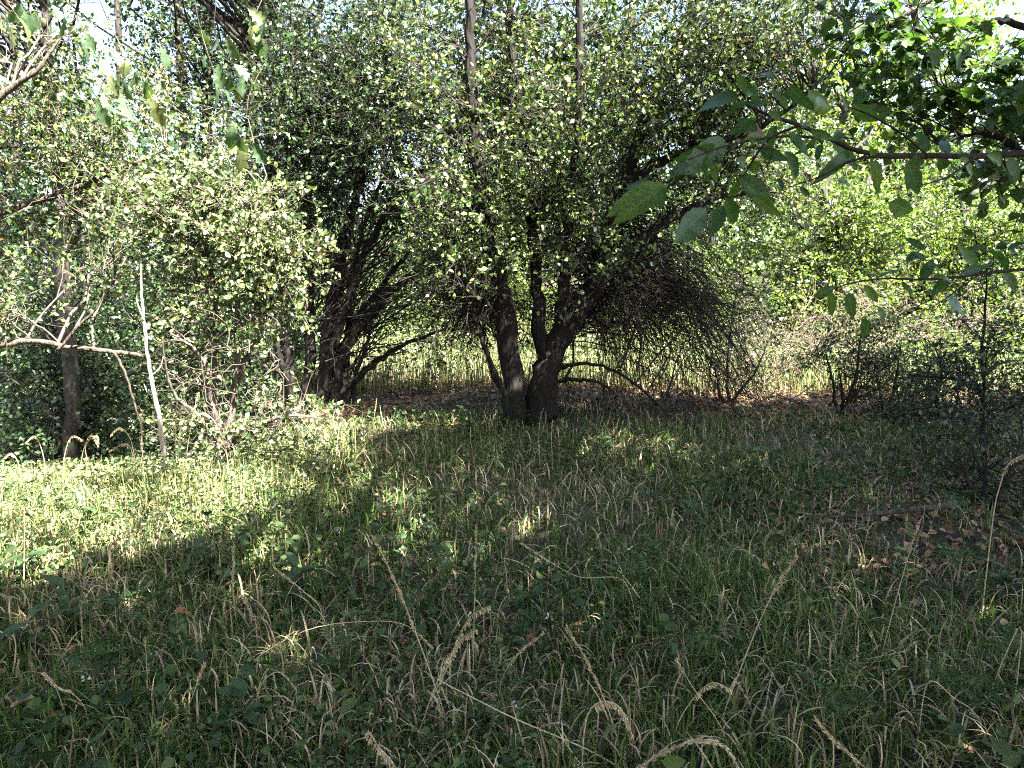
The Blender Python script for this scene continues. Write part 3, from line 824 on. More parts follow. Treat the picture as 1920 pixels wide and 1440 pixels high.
# pale dead stick and fallen branches
st = thing('dead_sapling', (lambda p: (p[0], p[1], float(terr(p[0], p[1])) - .02))(at(312, 856, 4.4)), 'pale bare dead stem leaning in front of the sunlit shrub', 'dead stem')
bb = np.array(st.location)
V, Q, P, R = stem_mesh([bb] + px([(300, 795), (287, 730), (277, 670), (270, 600), (265, 540), (264, 495)], bb[1], .15), [.0135, .013, .0115, .0105, .009, .0065, .003], RNG, 8, wob=.009)
ds = obj('stem', mesh('stem', V - bb, quads=Q, smooth=True), M['pale'], st)
for a, b_, c_ in (((290, 742), (278, 738), (270, 720)), ((270, 600), (258, 570), (256, 555)), ((283, 705), (300, 690), (306, 668))):
    V, Q, P, R = stem_mesh(px([a, b_, c_], bb[1] + .08), [.006, .004, .002], RNG, 5, 6, wob=.002)
    obj('side_twig', mesh('side_twig', V - bb, quads=Q, smooth=True), M['pale'], ds)


def fallen(pts, rad, lab, mat, name='fallen_branch', lift=.04):
    P = []
    for a, b in pts:
        q = gp(a, b)
        q[2] += lift
        P.append(q)
    t = thing(name, P[0], lab, 'branch')
    b = np.array(t.location)
    V, Q, P, R = stem_mesh(P, rad, RNG, 7, wob=.006)
    fs = obj('stem', mesh('stem', V - b, quads=Q, smooth=True), M[mat], t)
    for f in (.35, .6, .8):
        i = int(f * len(P))
        e = P[i] + np.array([RNG.uniform(-.15, .25), RNG.uniform(-.1, .15), RNG.uniform(.02, .1)])
        V, Q, _, _ = stem_mesh([P[i], (P[i] + e) / 2 + [0, 0, .02], e], [R[i] * .5, R[i] * .35, .002], RNG, 5, 6, wob=.003)
        obj('side_twig', mesh('side_twig', V - b, quads=Q, smooth=True), M[mat], fs)


fallen([(1795, 962), (1720, 970), (1640, 980), (1560, 985), (1480, 975)], [.02, .017, .013, .009, .005], 'dark fallen branch lying in the shade on the right', 'greytwig', lift=.05)
fallen([(0, 925), (60, 905), (130, 893), (230, 890)], [.014, .012, .009, .004], 'thin grey twig lying at the left edge of the sunny patch', 'grey')
fallen([(560, 935), (600, 912), (640, 895)], [.006, .005, .003], 'short pale twig sticking out of the grass under the leaning clump', 'pale', lift=.14)

# ------------------------------------------------------------------ trees behind and beside the camera that shade the foreground
for (bx, by, h, reg, n, lab, seed) in (
        (6.4, 3.2, 7.5, [(-.9, 6.0, 4.4, 8.0, 4.8, 7.2), (-1, 1.6, 5.2, 7.4, 4.8, 6.5), (.2, 4.2, 4.0, 6.2, 4.8, 6.8)], 170, 'broad tree standing right of the viewer, overhanging the clearing', 71),
        (4.0, -1.2, 9, [(-3.2, 4.5, 0.3, 5.1, 4.8, 8)], 290, 'tall tree standing right behind the viewer', 72),
        (0.5, -3.0, 8, [(-8, -1.0, -.8, 3.3, 4.6, 7.5)], 190, 'tree standing straight behind the viewer', 73),
        (8.8, 0.5, 9, [(2.0, 7, 0, 6, 5, 8.5)], 120, 'tree standing furthest right of the viewer', 74),
        (-6.4, 1.6, 7, [(-9.5, -6.2, 0, 4.5, 1.5, 7)], 150, 'unseen dense tree added left of the viewer to block skylight', 75),  # this tree and the next two are unseen, added to cut skylight
        (-4.6, -4.6, 8, [(-8, -4, -4, 0, 1.5, 8)], 130, 'unseen dense tree added behind the viewer to the left to block skylight', 76),
        (0.2, -6.5, 8, [(-3, 2, -6, -3, 1.5, 8)], 110, 'unseen dense tree added furthest behind the viewer to block skylight', 77)):
    rng = np.random.default_rng(seed)
    b = np.array([bx, by, float(terr(bx, by)) - .05])
    tips = np.concatenate([shade_tips(n, rng, *q) for q in reg])
    cen = tips.mean(0)
    top = np.array([bx * .6 + cen[0] * .4, by * .6 + cen[1] * .4, h])
    stems = [([b, b + [.05, 0, 1.2], b * .75 + top * .25 + [0, 0, .8], (b + top) / 2 + [0, 0, .6], top], [.2, .17, .15, .12, .05])]
    for q in range(6):
        f = rng.uniform(.4, .8)
        p = b + (top - b) * f
        e = tips[rng.integers(len(tips))]
        stems.append(([p, p * .5 + e * .5 + [0, 0, .5], e], [.08, .05, .015]))
    tree('shade_tree', lab, 'tree', b, stems, [], seed, 'maple_far' if 'maple_far' in M else 'dark', 'bark', ntw=9, nsub=3, nlf=4, Lleaf=(.1, .15) if seed < 75 else (.15, .22), Ltw=(.3, .8), Lsub=(.15, .4), wr=.75, flat=.7,
         group='trees behind the viewer', tips=tips, beam=.25, tw_r=.004, subtubes=False,
         cut=lambda p, r: (lambda q: (q[:, 2] > .2) & (q[:, 1] > -60) & (np.abs(q[:, 0] - 960) < 1020))(proj(p)))


# ------------------------------------------------------------------ near leaves, each one its own piece
def leaf_mesh(name, outline, mat, bend=.25, foldz=.22, rng=RNG):
    """outline: half-widths along the midrib (u, w)"""
    V, T_ = [], []
    n = len(outline)
    for (u, wd) in outline:
        zc = -bend * u * u
        V += [(u, wd * rng.uniform(.92, 1.08), zc + foldz * wd + rng.normal(0, .016)), (u, rng.normal(0, .004), zc), (u, -wd * rng.uniform(.92, 1.08), zc + foldz * wd + rng.normal(0, .016))]
    Q = []
    for k in range(n - 1):
        a = 3 * k
        Q += [(a, a + 1, a + 4, a + 3), (a + 1, a + 2, a + 5, a + 4)]
    me = mesh(name, V, quads=Q, smooth=True)
    me.materials.append(mat)
    return me


def ell(n, wmax, tooth=0.0, pt=1.0):
    o = []
    for k in range(n):
        u = k / (n - 1)
        o.append((u, wmax * (math.sin(math.pi * u ** .85) ** .75) * (1 - .15 * u * pt) * (1 + (tooth if k % 2 else -tooth)) + .002))
    return o


ELM = [leaf_mesh('leaf', ell(13, w_, .04), M['elm'], b_, f_) for w_, b_, f_ in ((.2, .3, .25), (.23, .12, .15), (.18, .5, .45), (.21, .25, .6), (.22, .6, .3), (.17, .1, .35), (.24, -.15, .3), (.2, .8, .2))]
MAP = [leaf_mesh('leaf', [(0, .03), (.12, .3), (.2, .42), (.3, .3), (.45, .52), (.55, .3), (.7, .2), (.8, .22), (1, .01)], M['maple'], b_, f_) for b_, f_ in ((.2, .2), (.4, .35), (.05, .1))]
OAK = [leaf_mesh('leaf', [(0, .02), (.15, .1), (.25, .22), (.35, .14), (.5, .33), (.6, .2), (.75, .3), (.87, .14), (1, .02)], M['oak'], b_, f_) for b_, f_ in ((.2, .2), (.45, .4), (.1, .6))]
RUST = [leaf_mesh('leaf', ell(9, w_, .08), M['rust'], b_, f_) for w_, b_, f_ in ((.3, .6, .5), (.25, .3, .8))]


def orient(o, p, d, nrm, s):
    d = norm(d)
    y = norm(np.cross(nrm, d))
    z = np.cross(d, y)
    from mathutils import Matrix
    m = Matrix(((d[0] * s, y[0] * s, z[0] * s, p[0]), (d[1] * s, y[1] * s, z[1] * s, p[1]), (d[2] * s, y[2] * s, z[2] * s, p[2]), (0, 0, 0, 1)))
    o.matrix_local = m


def under(o, part):
    """a sub-part given in its thing's coordinates"""
    o.parent = part
    o.matrix_parent_inverse = part.matrix_local.inverted()


def leaf_on(parent, base, variants, p, d, nrm, s, rng):
    o = obj('leaf', variants[rng.integers(len(variants))], parent=parent)
    orient(o, p - base, d, nrm, s)
    return o


# branch with big leaves, right, close to the camera
rng = np.random.default_rng(81)
pts = px([(2300, 240), (2080, 285), (1920, 288), (1830, 293), (1740, 292), (1660, 292), (1600, 280), (1560, 262), (1500, 235), (1440, 215), (1390, 190), (1365, 165)], 1.62, -.12)
b = np.array([4.3, .9, 2.1]) * .0 + pts[0]
nb = thing('leafy_branch', b, 'low branch with big oval leaves reaching in from the right', 'branch')
V, Q, P0, R0 = stem_mesh(pts, [.011, .009, .0075, .0065, .006, .0055, .005, .0045, .004, .003, .002, .001], rng, 7, 60, wob=.0015)
obj('stem', mesh('stem', V - b, quads=Q, smooth=True), M['twig'], nb)
twl = []
for pl in ([(1560, 262), (1480, 255), (1400, 265), (1340, 280), (1290, 300)], [(1500, 235), (1440, 262), (1400, 320), (1370, 370), (1345, 400)], [(1340, 280), (1280, 330), (1230, 365), (1190, 380)],
           [(1660, 292), (1600, 300), (1540, 330), (1480, 350)], [(1440, 215), (1400, 235), (1360, 240)], [(1830, 293), (1780, 330), (1720, 350)], [(1740, 292), (1690, 250), (1630, 215), (1590, 200)]):
    q = px(pl, 1.55 + rng.uniform(-.08, .05), rng.uniform(-.15, .1))
    V, Q, Pq, Rq = stem_mesh(q, [.003, .0022, .0012], rng, 5, 14, wob=.0012)
    obj('side_twig', mesh('side_twig', V - b, quads=Q, smooth=True), M['twig'], nb)
    twl.append(Pq)
# (base px, tip px, face turned: 0 edge-on .. 1 to the camera)
LV = [((1240, 345), (1135, 405), .7), ((1250, 350), (1165, 395), .5), ((1240, 350), (1240, 395), .5), ((1225, 345), (1175, 335), .3), ((1340, 270), (1275, 315), .9), ((1360, 262), (1280, 325), .9),
      ((1330, 290), (1310, 355), .5), ((1385, 185), (1305, 180), .5), ((1390, 160), (1420, 180), .9), ((1385, 140), (1400, 178), .8), ((1400, 190), (1355, 215), .6), ((1420, 200), (1410, 160), .5), ((1325, 395), (1250, 460), .6),
      ((1360, 370), (1385, 430), .9), ((1355, 385), (1330, 450), .6), ((1385, 330), (1460, 400), .7), ((1415, 365), (1460, 410), .8), ((1470, 285), (1505, 340), .4), ((1425, 280), (1475, 300), .9), ((1400, 255), (1465, 250), .4), ((1400, 262), (1450, 262), .3),
      ((1390, 320), (1350, 330), .6), ((1380, 340), (1370, 380), .6), ((1420, 300), (1405, 340), .5), ((1460, 335), (1470, 350), .5), ((1440, 210), (1475, 225), .6), ((1520, 245), (1565, 262), .5), ((1560, 260), (1615, 310), .6), ((1540, 270), (1530, 300), .7),
      ((1600, 195), (1655, 245), .85), ((1590, 205), (1580, 180), .5), ((1560, 205), (1510, 190), .5), ((1515, 170), (1550, 205), .4), ((1500, 235), (1525, 225), .6), ((1480, 160), (1510, 205), .5), ((1450, 170), (1480, 200), .5), ((1470, 205), (1450, 225), .6),
      ((1620, 270), (1660, 280), .4), ((1700, 300), (1730, 370), .6), ((1720, 290), (1700, 360), .5), ((1570, 340), (1600, 345), .6), ((1740, 285), (1720, 240), .4), ((1800, 295), (1830, 330), .5), ((1850, 290), (1890, 310), .5), ((1780, 290), (1760, 250), .4), ((1640, 300), (1650, 350), .5),
      ((1335, 300), (1345, 345), .4), ((1420, 225), (1370, 250), .5), ((1455, 235), (1430, 285), .5), ((1480, 250), (1520, 290), .4), ((1500, 240), (1470, 265), .5), ((1400, 200), (1440, 180), .4), ((1345, 275), (1310, 260), .4), ((1380, 300), (1425, 320), .5), ((1530, 255), (1500, 300), .5), ((1560, 265), (1590, 240), .4), ((1450, 150), (1430, 120), .4), ((1590, 285), (1560, 320), .5), ((1350, 300), (1300, 295), .5), ((1480, 215), (1510, 245), .6), ((1290, 305), (1255, 330), .4), ((1420, 245), (1380, 225), .5), ((1500, 350), (1520, 370), .6), ((1890, 295), (1915, 340), .5), ((1690, 385), (1680, 410), .9), ((1665, 380), (1720, 400), .8)]
for (a, c, f) in LV:
    Y = 1.52 + rng.uniform(-.14, .12)
    p, e = at(*a, Y), at(*c, Y + rng.uniform(-.05, .05))
    tocam = norm(CP - p)
    f = min(1, f + .2)
    n_ = norm(tocam * f + np.array([0, 0, 1]) * (1 - f) + rng.normal(0, .25, 3))
    lf = leaf_on(nb, b, RUST if rng.uniform() < .03 else ELM, p, e - p, n_, np.linalg.norm(e - p) * .96, rng)
    j = np.concatenate(twl + [P0])
    q = j[np.linalg.norm(j - p, axis=-1).argmin()]
    V, Q = tubes(np.stack([q, (q + p) / 2 + [0, 0, .004], p])[None], np.array([[.0012, .001, .0008]]), 4)
    under(obj('leaf_stalk', mesh('leaf_stalk', V - b, quads=Q), M['twig']), lf)

# lower branch on the right
pts = px([(2200, 470), (2020, 500), (1920, 505), (1850, 512), (1790, 520), (1720, 524), (1660, 522), (1600, 530), (1555, 545)], 1.7, -.05)
b = pts[0]
nb2 = thing('lower_leafy_branch', b, 'thin lower branch on the right with two leaves glowing in the sun', 'branch')
V, Q, P1, R1 = stem_mesh(pts, [.006, .005, .0045, .004, .0035, .003, .0025, .002, .001], rng, 6, 44, wob=.0015)
obj('stem', mesh('stem', V - b, quads=Q, smooth=True), M['twig'], nb2)
q = px([(1840, 512), (1800, 540), (1765, 565), (1740, 580)], 1.68)
V, Q, P1b, _ = stem_mesh(q, [.002, .0015, .001], rng, 5, 12, wob=.001)
obj('side_twig', mesh('side_twig', V - b, quads=Q, smooth=True), M['twig'], nb2)
for (a, c, f) in (((1560, 548), (1558, 592), .9), ((1592, 548), (1598, 600), .9), ((1562, 545), (1522, 555), .5), ((1620, 535), (1650, 570), .6), ((1640, 525), (1690, 500), .4), ((1622, 595), (1618, 636), .9), ((1645, 575), (1670, 605), .6),
                  ((1570, 540), (1540, 535), .4), ((1690, 530), (1715, 550), .5), ((1730, 525), (1750, 480), .5), ((1780, 520), (1740, 555), .5), ((1700, 490), (1745, 470), .6), ((1750, 520), (1800, 510), .4), ((1770, 555), (1820, 590), .5), ((1800, 515), (1860, 490), .5), ((1800, 480), (1850, 450), .5),
                  ((1850, 470), (1900, 500), .5), ((1880, 510), (1920, 545), .6), ((1905, 540), (1890, 560), .7), ((1830, 500), (1800, 460), .6), ((1735, 470), (1700, 440), .5), ((1890, 470), (1930, 440), .5), ((1625, 600), (1640, 620), .5)):
    Y = 1.68 + rng.uniform(-.1, .1)
    p, e = at(*a, Y), at(*c, Y + rng.uniform(-.03, .03))
    n_ = norm(norm(CP - p) * f + np.array([0, 0, 1]) * (1 - f) + rng.normal(0, .15, 3))
    lf = leaf_on(nb2, b, ELM, p, e - p, n_, np.linalg.norm(e - p) * .96, rng)
    j = np.concatenate([P1, P1b])
    qq = j[np.linalg.norm(j - p, axis=-1).argmin()]
    V, Q = tubes(np.stack([qq, (qq + p) / 2 + [0, 0, .004], p])[None], np.array([[.0012, .001, .0008]]), 4)
    under(obj('leaf_stalk', mesh('leaf_stalk', V - b, quads=Q), M['twig']), lf)

# maple whose crown fills the upper right corner
rng = np.random.default_rng(82)
mb = np.array([4.6, 3.9, float(terr(4.6, 3.9)) - .05])
mp_ = thing('maple_tree', mb, 'shaded maple crown filling the upper right corner', 'tree')
skel = []
for k, (pts, rad) in enumerate((([mb, mb + [0, .05, 1.2], mb + [-.1, .1, 2.4], mb + [-.1, .1, 4.2]], [.14, .12, .09, .04]),
                                ([mb + [-.05, .08, 1.7]] + px([(1990, 280), (1920, 250), (1860, 210), (1800, 180), (1760, 160)], 4.2), [.05, .035, .028, .02, .012, .006]),
                                ([mb + [-.1, .1, 2.2]] + px([(1960, 60), (1860, 40), (1760, 60), (1660, 50), (1590, 90)], 4.2), [.03, .02, .016, .012, .008, .004]),
                                ([mb + [-.05, .06, 1.5]] + px([(2010, 330), (1930, 300), (1880, 260), (1830, 250), (1760, 270)], 3.9), [.04, .03, .022, .016, .01, .004]))):
    V, Q, P, R = stem_mesh(pts, rad, rng, 8)
    obj('trunk' if k == 0 else 'limb', mesh('limb', V - mb, quads=Q, smooth=True), M['bark'], mp_)
    if k:
        skel.append(P[8:])
sk = np.concatenate(skel)
tips = blob_tips([(1690, 80, 4.2, 130, 90, .4, 17), (1850, 190, 4.0, 110, 60, .4, 11), (1600, 160, 4.3, 90, 80, .4, 7), (1890, 270, 3.9, 80, 50, .4, 9), (1640, 20, 4.2, 90, 60, .4, 9), (1890, 100, 4.0, 70, 30, .4, 3), (1700, 220, 4.2, 90, 60, .4, 8), (1870, 370, 4, 70, 25, .3, 3)], rng)
P, R = branches_to(sk, np.full(len(sk), .02), tips, rng, arch=.1)
tw = grow(P, 5, rng, .3, 1, (.15, .4), (.4, 1.1), .04, .25, 4)
tb = []
V, Q = tubes(P, R * .8, 4)
add(tb, V, None, Q)
V, Q = tubes(tw, np.linspace(.003, .0015, 4)[None].repeat(len(tw), 0), 3)
add(tb, V, None, Q)
V, T_, Q = join(tb, mb)
obj('twigs', mesh('twigs', V, T_, Q, True), M['twig'], mp_, kind='stuff')
p, d = leaf_pts(tw, 5, rng, .1)
pj = proj(p)
order = np.argsort(pj[:, 2] + 1000 * ((pj[:, 0] > 1920) | (pj[:, 1] < 0)))
near, rest = order[:295], order[295::2]
for i in near:
    nr = norm(np.array([0, -.35, 1]) + rng.normal(0, .35, 3))
    leaf_on(mp_, mb, MAP, p[i], d[i] + [0, 0, -.3], nr, rng.uniform(.06, .1), rng)
V, T_, Q = leaves(p[rest], d[rest], rng, (.05, .085), .9, .7, hexa=True)
obj('crown', mesh('crown', V - mb, T_, Q), leaf_mat('maple_crown_leaf', [(0, (.025, .06, .015)), (.6, (.05, .1, .022)), (1, (.09, .14, .03))], .45), mp_, kind='stuff')

# lobed leaves hanging into the upper left
rng = np.random.default_rng(83)
for lab, pl, lv in (('spray of lobed pale green leaves hanging at the upper left', [(120, -150), (160, -60), (200, 20), (225, 80), (240, 130), (250, 170)],
                     [(215, 95), (240, 110), (205, 140), (230, 150), (190, 175), (255, 130), (275, 165), (160, 60), (150, 75), (225, 175), (265, 150), (285, 185), (180, 190), (300, 85)]),
                    ('cluster of lobed leaves hanging before the tall dark trunks', [(400, -160), (395, -80), (400, 0), (410, 60), (425, 120)],
                     [(410, 120), (430, 140), (445, 160), (400, 150), (420, 165), (455, 140), (440, 120), (380, 100), (370, 45), (405, 65), (425, 70)]),
                    ('lobed leaves hanging high beside the tall trunk tops', [(520, -150), (505, -70), (485, 0), (475, 40)],
                     [(470, 30), (485, 45), (490, 75), (475, 60), (465, 15), (500, 30)]),
                    ('single tuft of long lobed leaves low before the tall trunk', [(350, -150), (380, 40), (400, 160), (425, 225), (440, 245)],
                     [(445, 250), (460, 262), (475, 268), (450, 270), (435, 230)]),
                    ('lobed leaves in the top left corner', [(-60, -120), (-10, -40), (20, 10), (40, 40)],
                     [(30, 30), (45, 20), (15, 45), (5, 20), (40, 5), (60, 25), (100, 10), (120, 25)])):
    q = [v + rng.normal(0, .02, 3) * (k_ > 0) for k_, v in enumerate(px(pl, 3.0, -.1))]
    b = q[0]
    t = thing('hanging_spray', b, lab, 'leaf spray', 'leaf sprays hanging at the upper left')
    V, Q, Pq, _ = stem_mesh(q, [.003, .002, .001], rng, 5, 20, wob=.004)
    obj('stem', mesh('stem', V - b, quads=Q, smooth=True), M['greytwig'], t)
    for (a, c) in lv:
        p = at(a, c, 2.95 + rng.uniform(-.1, .1))
        d = np.array([rng.normal(.15, .4), rng.normal(0, .3), -1])
        nr = norm(norm(CP - p) * .5 + rng.normal(0, .4, 3) + [0, 0, .3])
        lf = leaf_on(t, b, RUST if rng.uniform() < -1 else OAK, p, d, nr, rng.uniform(.06, .1), rng)
        qq = Pq[np.linalg.norm(Pq - p, axis=-1).argmin()]
        V, Q = tubes(np.stack([qq, (qq + p) / 2, p])[None], np.array([[.0014, .0012, .001]]), 4)
        under(obj('leaf_stalk', mesh('leaf_stalk', V - b, quads=Q), M['grey']), lf)


# ------------------------------------------------------------------ meadow: grass, herbs and litter nobody could count
def scatter(n, rng, y0, y1, pw=1.0, xm=.78):
    y = y0 + (y1 - y0) * rng.uniform(0, 1, n) ** pw
    x = rng.uniform(-1, 1, n) * (y * xm + .3)
    return x, y


def strips(x, y, L, W, lean, curl, rng, K=4, base=0.0):
    n = len(x)
    az = rng.uniform(0, 2 * math.pi, n)
    hd = np.stack([np.cos(az), np.sin(az), np.zeros(n)], -1)
    sd = np.stack([-np.sin(az), np.cos(az), np.zeros(n)], -1)
    twst = rng.normal(0, .8, (n, 1))
    p = np.stack([x, y, terr(x, y) + base], -1)
    out = []
    for k in range(K):
        f = k / (K - 1)
        wd = W * (1 - f ** 2.2 * .9)
        s = norm(sd + hd * twst * f)
        out += [p - s * wd[:, None] / 2, p + s * wd[:, None] / 2]
        th = lean + curl * f ** 1.4
        p = p + (hd * np.sin(th)[:, None] + np.array([0, 0, 1.]) * np.cos(th)[:, None]) * (L / (K - 1))[:, None]
    V = np.stack(out, 1)
    k = np.arange(K - 1) * 2
    q = np.stack([k, k + 1, k + 3, k + 2], -1)
    Q = (np.arange(n)[:, None, None] * 2 * K + q[None]).reshape(-1, 4)
    return V.reshape(-1, 3), Q


def grass_keep(x, y, rng):
    """thinner under the trees, where leaf litter lies"""
    d = np.ones(len(x))
    d *= 1 - .93 * sst(6.0, 6.9, y) * sst(-2.4, -1.2, x) * sst(8.6, 7.7, y)
    d *= 1 - .75 * sst(1.5, 2.4, x - .25 * (y - 4)) * sst(3.0, 3.6, y) * sst(5.4, 4.4, y)
    patch = .5 + .5 * np.sin(2.1 * x + 1.3 * np.sin(1.7 * y)) * np.sin(2.6 * y + .8 * np.sin(2.3 * x))
    return rng.uniform(size=len(x)) < d * (.55 + .45 * patch)


rng = np.random.default_rng(91)
x, y = scatter(70000, rng, 1.6, 8.5, 1.15)
k = grass_keep(x, y, rng)
x, y = x[k], y[k]
n = len(x)
V, Q = strips(x, y, rng.uniform(.06, .17, n) * (1 + .35 * np.sin(2.3 * x + y) * np.sin(1.9 * y - x)), rng.uniform(.004, .0085, n) * (1 + .05 * y), rng.normal(.3, .5, n), rng.normal(1.3, 1.0, n), rng)
obj('grass', mesh('grass', V, quads=Q), M['grass'], kind='stuff', label='shaded green meadow grass covering the clearing floor')
x, y = scatter(23000, rng, 1.6, 8.3, 1.1)
k = grass_keep(x, y, rng)
x, y = x[k], y[k]
n = len(x)
pp = []
for lo, hi, kk in ((0, 3.6, 7), (3.6, 99, 4)):
    m_ = (y >= lo) & (y < hi)
    n = int(m_.sum())
    V, Q = strips(x[m_], y[m_], rng.uniform(.07, .2, n), rng.uniform(.0035, .008, n) * (1 + .04 * y[m_]), rng.normal(.35, .5, n), rng.normal(2.3, 1.3, n), rng, kk, .02)
    add(pp, V, None, Q)
V, T_, Q = join(pp, np.zeros(3))
obj('dry_grass', mesh('dry_grass', V, quads=Q), M['straw'], kind='stuff', label='curled straw-coloured dead blades among the green grass')
# meadow beyond the trees and on the left crest
x, y = scatter(19000, rng, 7.8, 16, 1.2)
n = len(x)
V, Q = strips(x, y, rng.uniform(.2, .5, n), rng.uniform(.008, .014, n), rng.normal(.1, .25, n), np.abs(rng.normal(.9, .5, n)), rng, 3)
obj('far_grass', mesh('far_grass', V, quads=Q), M['crest'], kind='stuff', label='taller grass in the clearing behind the trees')


def leaf_floor(name, n, mat, lab, reg, h, L, flat, seed, keep=None):
    rng = np.random.default_rng(seed)
    x, y = scatter(n, rng, *reg)
    if keep is not None:
        k = keep(x, y, rng)
        x, y = x[k], y[k]
    p = np.stack([x, y, terr(x, y) + rng.uniform(*h, len(x))], -1)
    a = rng.uniform(0, 6.28, len(x))
    d = norm(np.stack([np.cos(a), np.sin(a), rng.normal(0, .35, len(x))], -1))
    V, T_, Q = leaves(p, d, rng, L, .7, flat, .4, hexa=True)
    obj(name, mesh(name, V, T_, Q), M[mat], kind='stuff', label=lab)


def patchy(f, ph, lo):
    return lambda x, y, r: (r.uniform(size=len(x)) < np.clip(lo + (1 - lo) * (np.sin(f * x + ph + 1.1 * np.sin(1.3 * f * y)) * np.sin(f * 1.2 * y + .7 * ph)) * 1.2, 0.02, 1)) & grass_keep(x, y, r)


leaf_floor('ground_herbs', 52000, 'herb', 'small bluish-green herb leaves growing through the grass', (1.6, 8.0, 1.2), (.02, .15), (.014, .032), .45, 92, patchy(2.2, .4, .12))
leaf_floor('meadow_weeds', 15000, 'herb', 'broader dark green weed leaves in loose patches of the meadow', (1.6, 6.5, 1.1), (.03, .16), (.03, .065), .35, 99, patchy(1.7, 2.1, 0.0))
leaf_floor('clearing_herbs', 15000, 'sun_tone_leaf', 'sunny knee-high herbs in the clearing behind the trees', (8.1, 16, 1.2), (.04, .5), (.03, .07), .5, 93)
leaf_floor('leaf_litter', 30000, 'litter', 'brown fallen leaves strewn below the trees', (1.6, 9.0, .7), (.004, .03), (.03, .06), .85, 94, lambda x, y, r: r.uniform(size=len(x)) < .12 + .88 * np.maximum(sst(6.0, 6.8, y) * sst(9, 8.2, y), sst(1.0, 1.7, x) * sst(2.9, 3.4, y) * sst(5.5, 4.8, y)))


def crest(seed):
    rng = np.random.default_rng(seed)
    n = 10000
    y = rng.uniform(3.2, 5.2, n)
    x = rng.uniform(-4.6, -1.1, n)
    return x, y


x, y = crest(95)
rng = np.random.default_rng(95)
n = len(x)
V, Q = strips(x, y, rng.uniform(.12, .36, n), rng.uniform(.004, .008, n), rng.normal(.3, .45, n), rng.normal(1.4, 1.0, n), rng, 4)
obj('crest_grass', mesh('crest_grass', V, quads=Q), M['crest'], kind='stuff', label='tall pale dry grass on the sunlit crest at the left')
p = np.stack([*crest(96), np.zeros(n)], -1)
p[:, 2] = terr(p[:, 0], p[:, 1]) + rng.uniform(.03, .3, n)
a = rng.uniform(0, 6.28, n)
V, T_, Q = leaves(p, norm(np.stack([np.cos(a), np.sin(a), rng.normal(0, .4, n)], -1)), rng, (.014, .036), .5, .25, .4, hexa=True)
obj('crest_herbs', mesh('crest_herbs', V, T_, Q), M['sun_tone_leaf'], kind='stuff', label='green herbs, toned pale for sun, in the sunny patch at the left')

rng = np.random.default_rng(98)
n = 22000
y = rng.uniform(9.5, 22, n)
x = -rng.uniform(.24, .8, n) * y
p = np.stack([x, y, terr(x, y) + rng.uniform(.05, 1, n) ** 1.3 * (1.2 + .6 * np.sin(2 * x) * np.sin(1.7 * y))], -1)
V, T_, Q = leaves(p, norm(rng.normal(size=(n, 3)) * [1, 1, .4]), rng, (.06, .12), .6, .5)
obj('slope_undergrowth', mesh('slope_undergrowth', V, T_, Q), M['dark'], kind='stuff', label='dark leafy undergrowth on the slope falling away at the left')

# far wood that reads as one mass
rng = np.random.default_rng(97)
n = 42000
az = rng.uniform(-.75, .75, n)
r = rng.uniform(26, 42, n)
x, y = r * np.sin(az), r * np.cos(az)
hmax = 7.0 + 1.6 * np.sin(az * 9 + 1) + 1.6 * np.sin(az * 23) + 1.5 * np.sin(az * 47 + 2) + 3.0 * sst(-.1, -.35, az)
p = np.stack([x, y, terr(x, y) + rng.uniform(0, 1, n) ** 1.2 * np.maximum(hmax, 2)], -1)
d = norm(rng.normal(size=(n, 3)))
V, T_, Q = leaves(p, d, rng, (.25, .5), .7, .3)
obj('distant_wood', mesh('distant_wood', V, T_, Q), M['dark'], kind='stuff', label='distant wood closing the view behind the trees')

# ------------------------------------------------------------------ seed-headed grass stalks, one by one
rng = np.random.default_rng(101)
STW = leaf_mat('pale_stalk', [(0, (.34, .27, .15)), (.6, (.5, .41, .25)), (1, (.66, .57, .4))], .2, (1, .95, .7), .6, .25)


def stalk(pl, Y, lab, head=.35, nodd=False, r=.0016, hs=1.0, dY=0.0, grp='dry grass stalks in the foreground'):
    """pl: foot to tip"""
    q = px(pl, Y * .89, dY)
    r *= 1.0
    f = q[0].copy()
    gz = float(terr(f[0], f[1]))
    b = np.array([f[0] + (f[0] - q[1][0]) * .15, f[1], gz])
    pts = ([b] if f[2] > gz + .03 else [np.array([f[0], f[1], min(f[2], gz)])]) + q[0 if f[2] > gz + .03 else 1:]
    t = thing('grass_stalk', b, lab, 'grass', grp)
    n = 22
    V, Q, P, R = stem_mesh(pts, [r * 1.25, r * 1.1, r * .9, r * .6], rng, 5, n, lump=.05, wob=.0008)
    obj('stem', mesh('stem', V - b, quads=Q, smooth=True), STW, t)
    if head <= 0:
        return
    m = int(70 * hs) + 16
    PP = P[None]
    u = rng.uniform(1 - head, 1, m)
    p, T = sample_on(PP, np.zeros(m, int), u)
    d = norm(T * (1.0 if not nodd else .4) + rperp(T, rng) * (.35 if not nodd else .5) + np.array([0, 0, -.1 if not nodd else -.9]))
    V, T_, Q = leaves(p, d, rng, (.007 * (1 + hs * .25), .0125 * (1 + hs * .3)), .3, .2, .6, hexa=True)
    obj('seed_head', mesh('seed_head', V - b, T_, Q), STW, t)


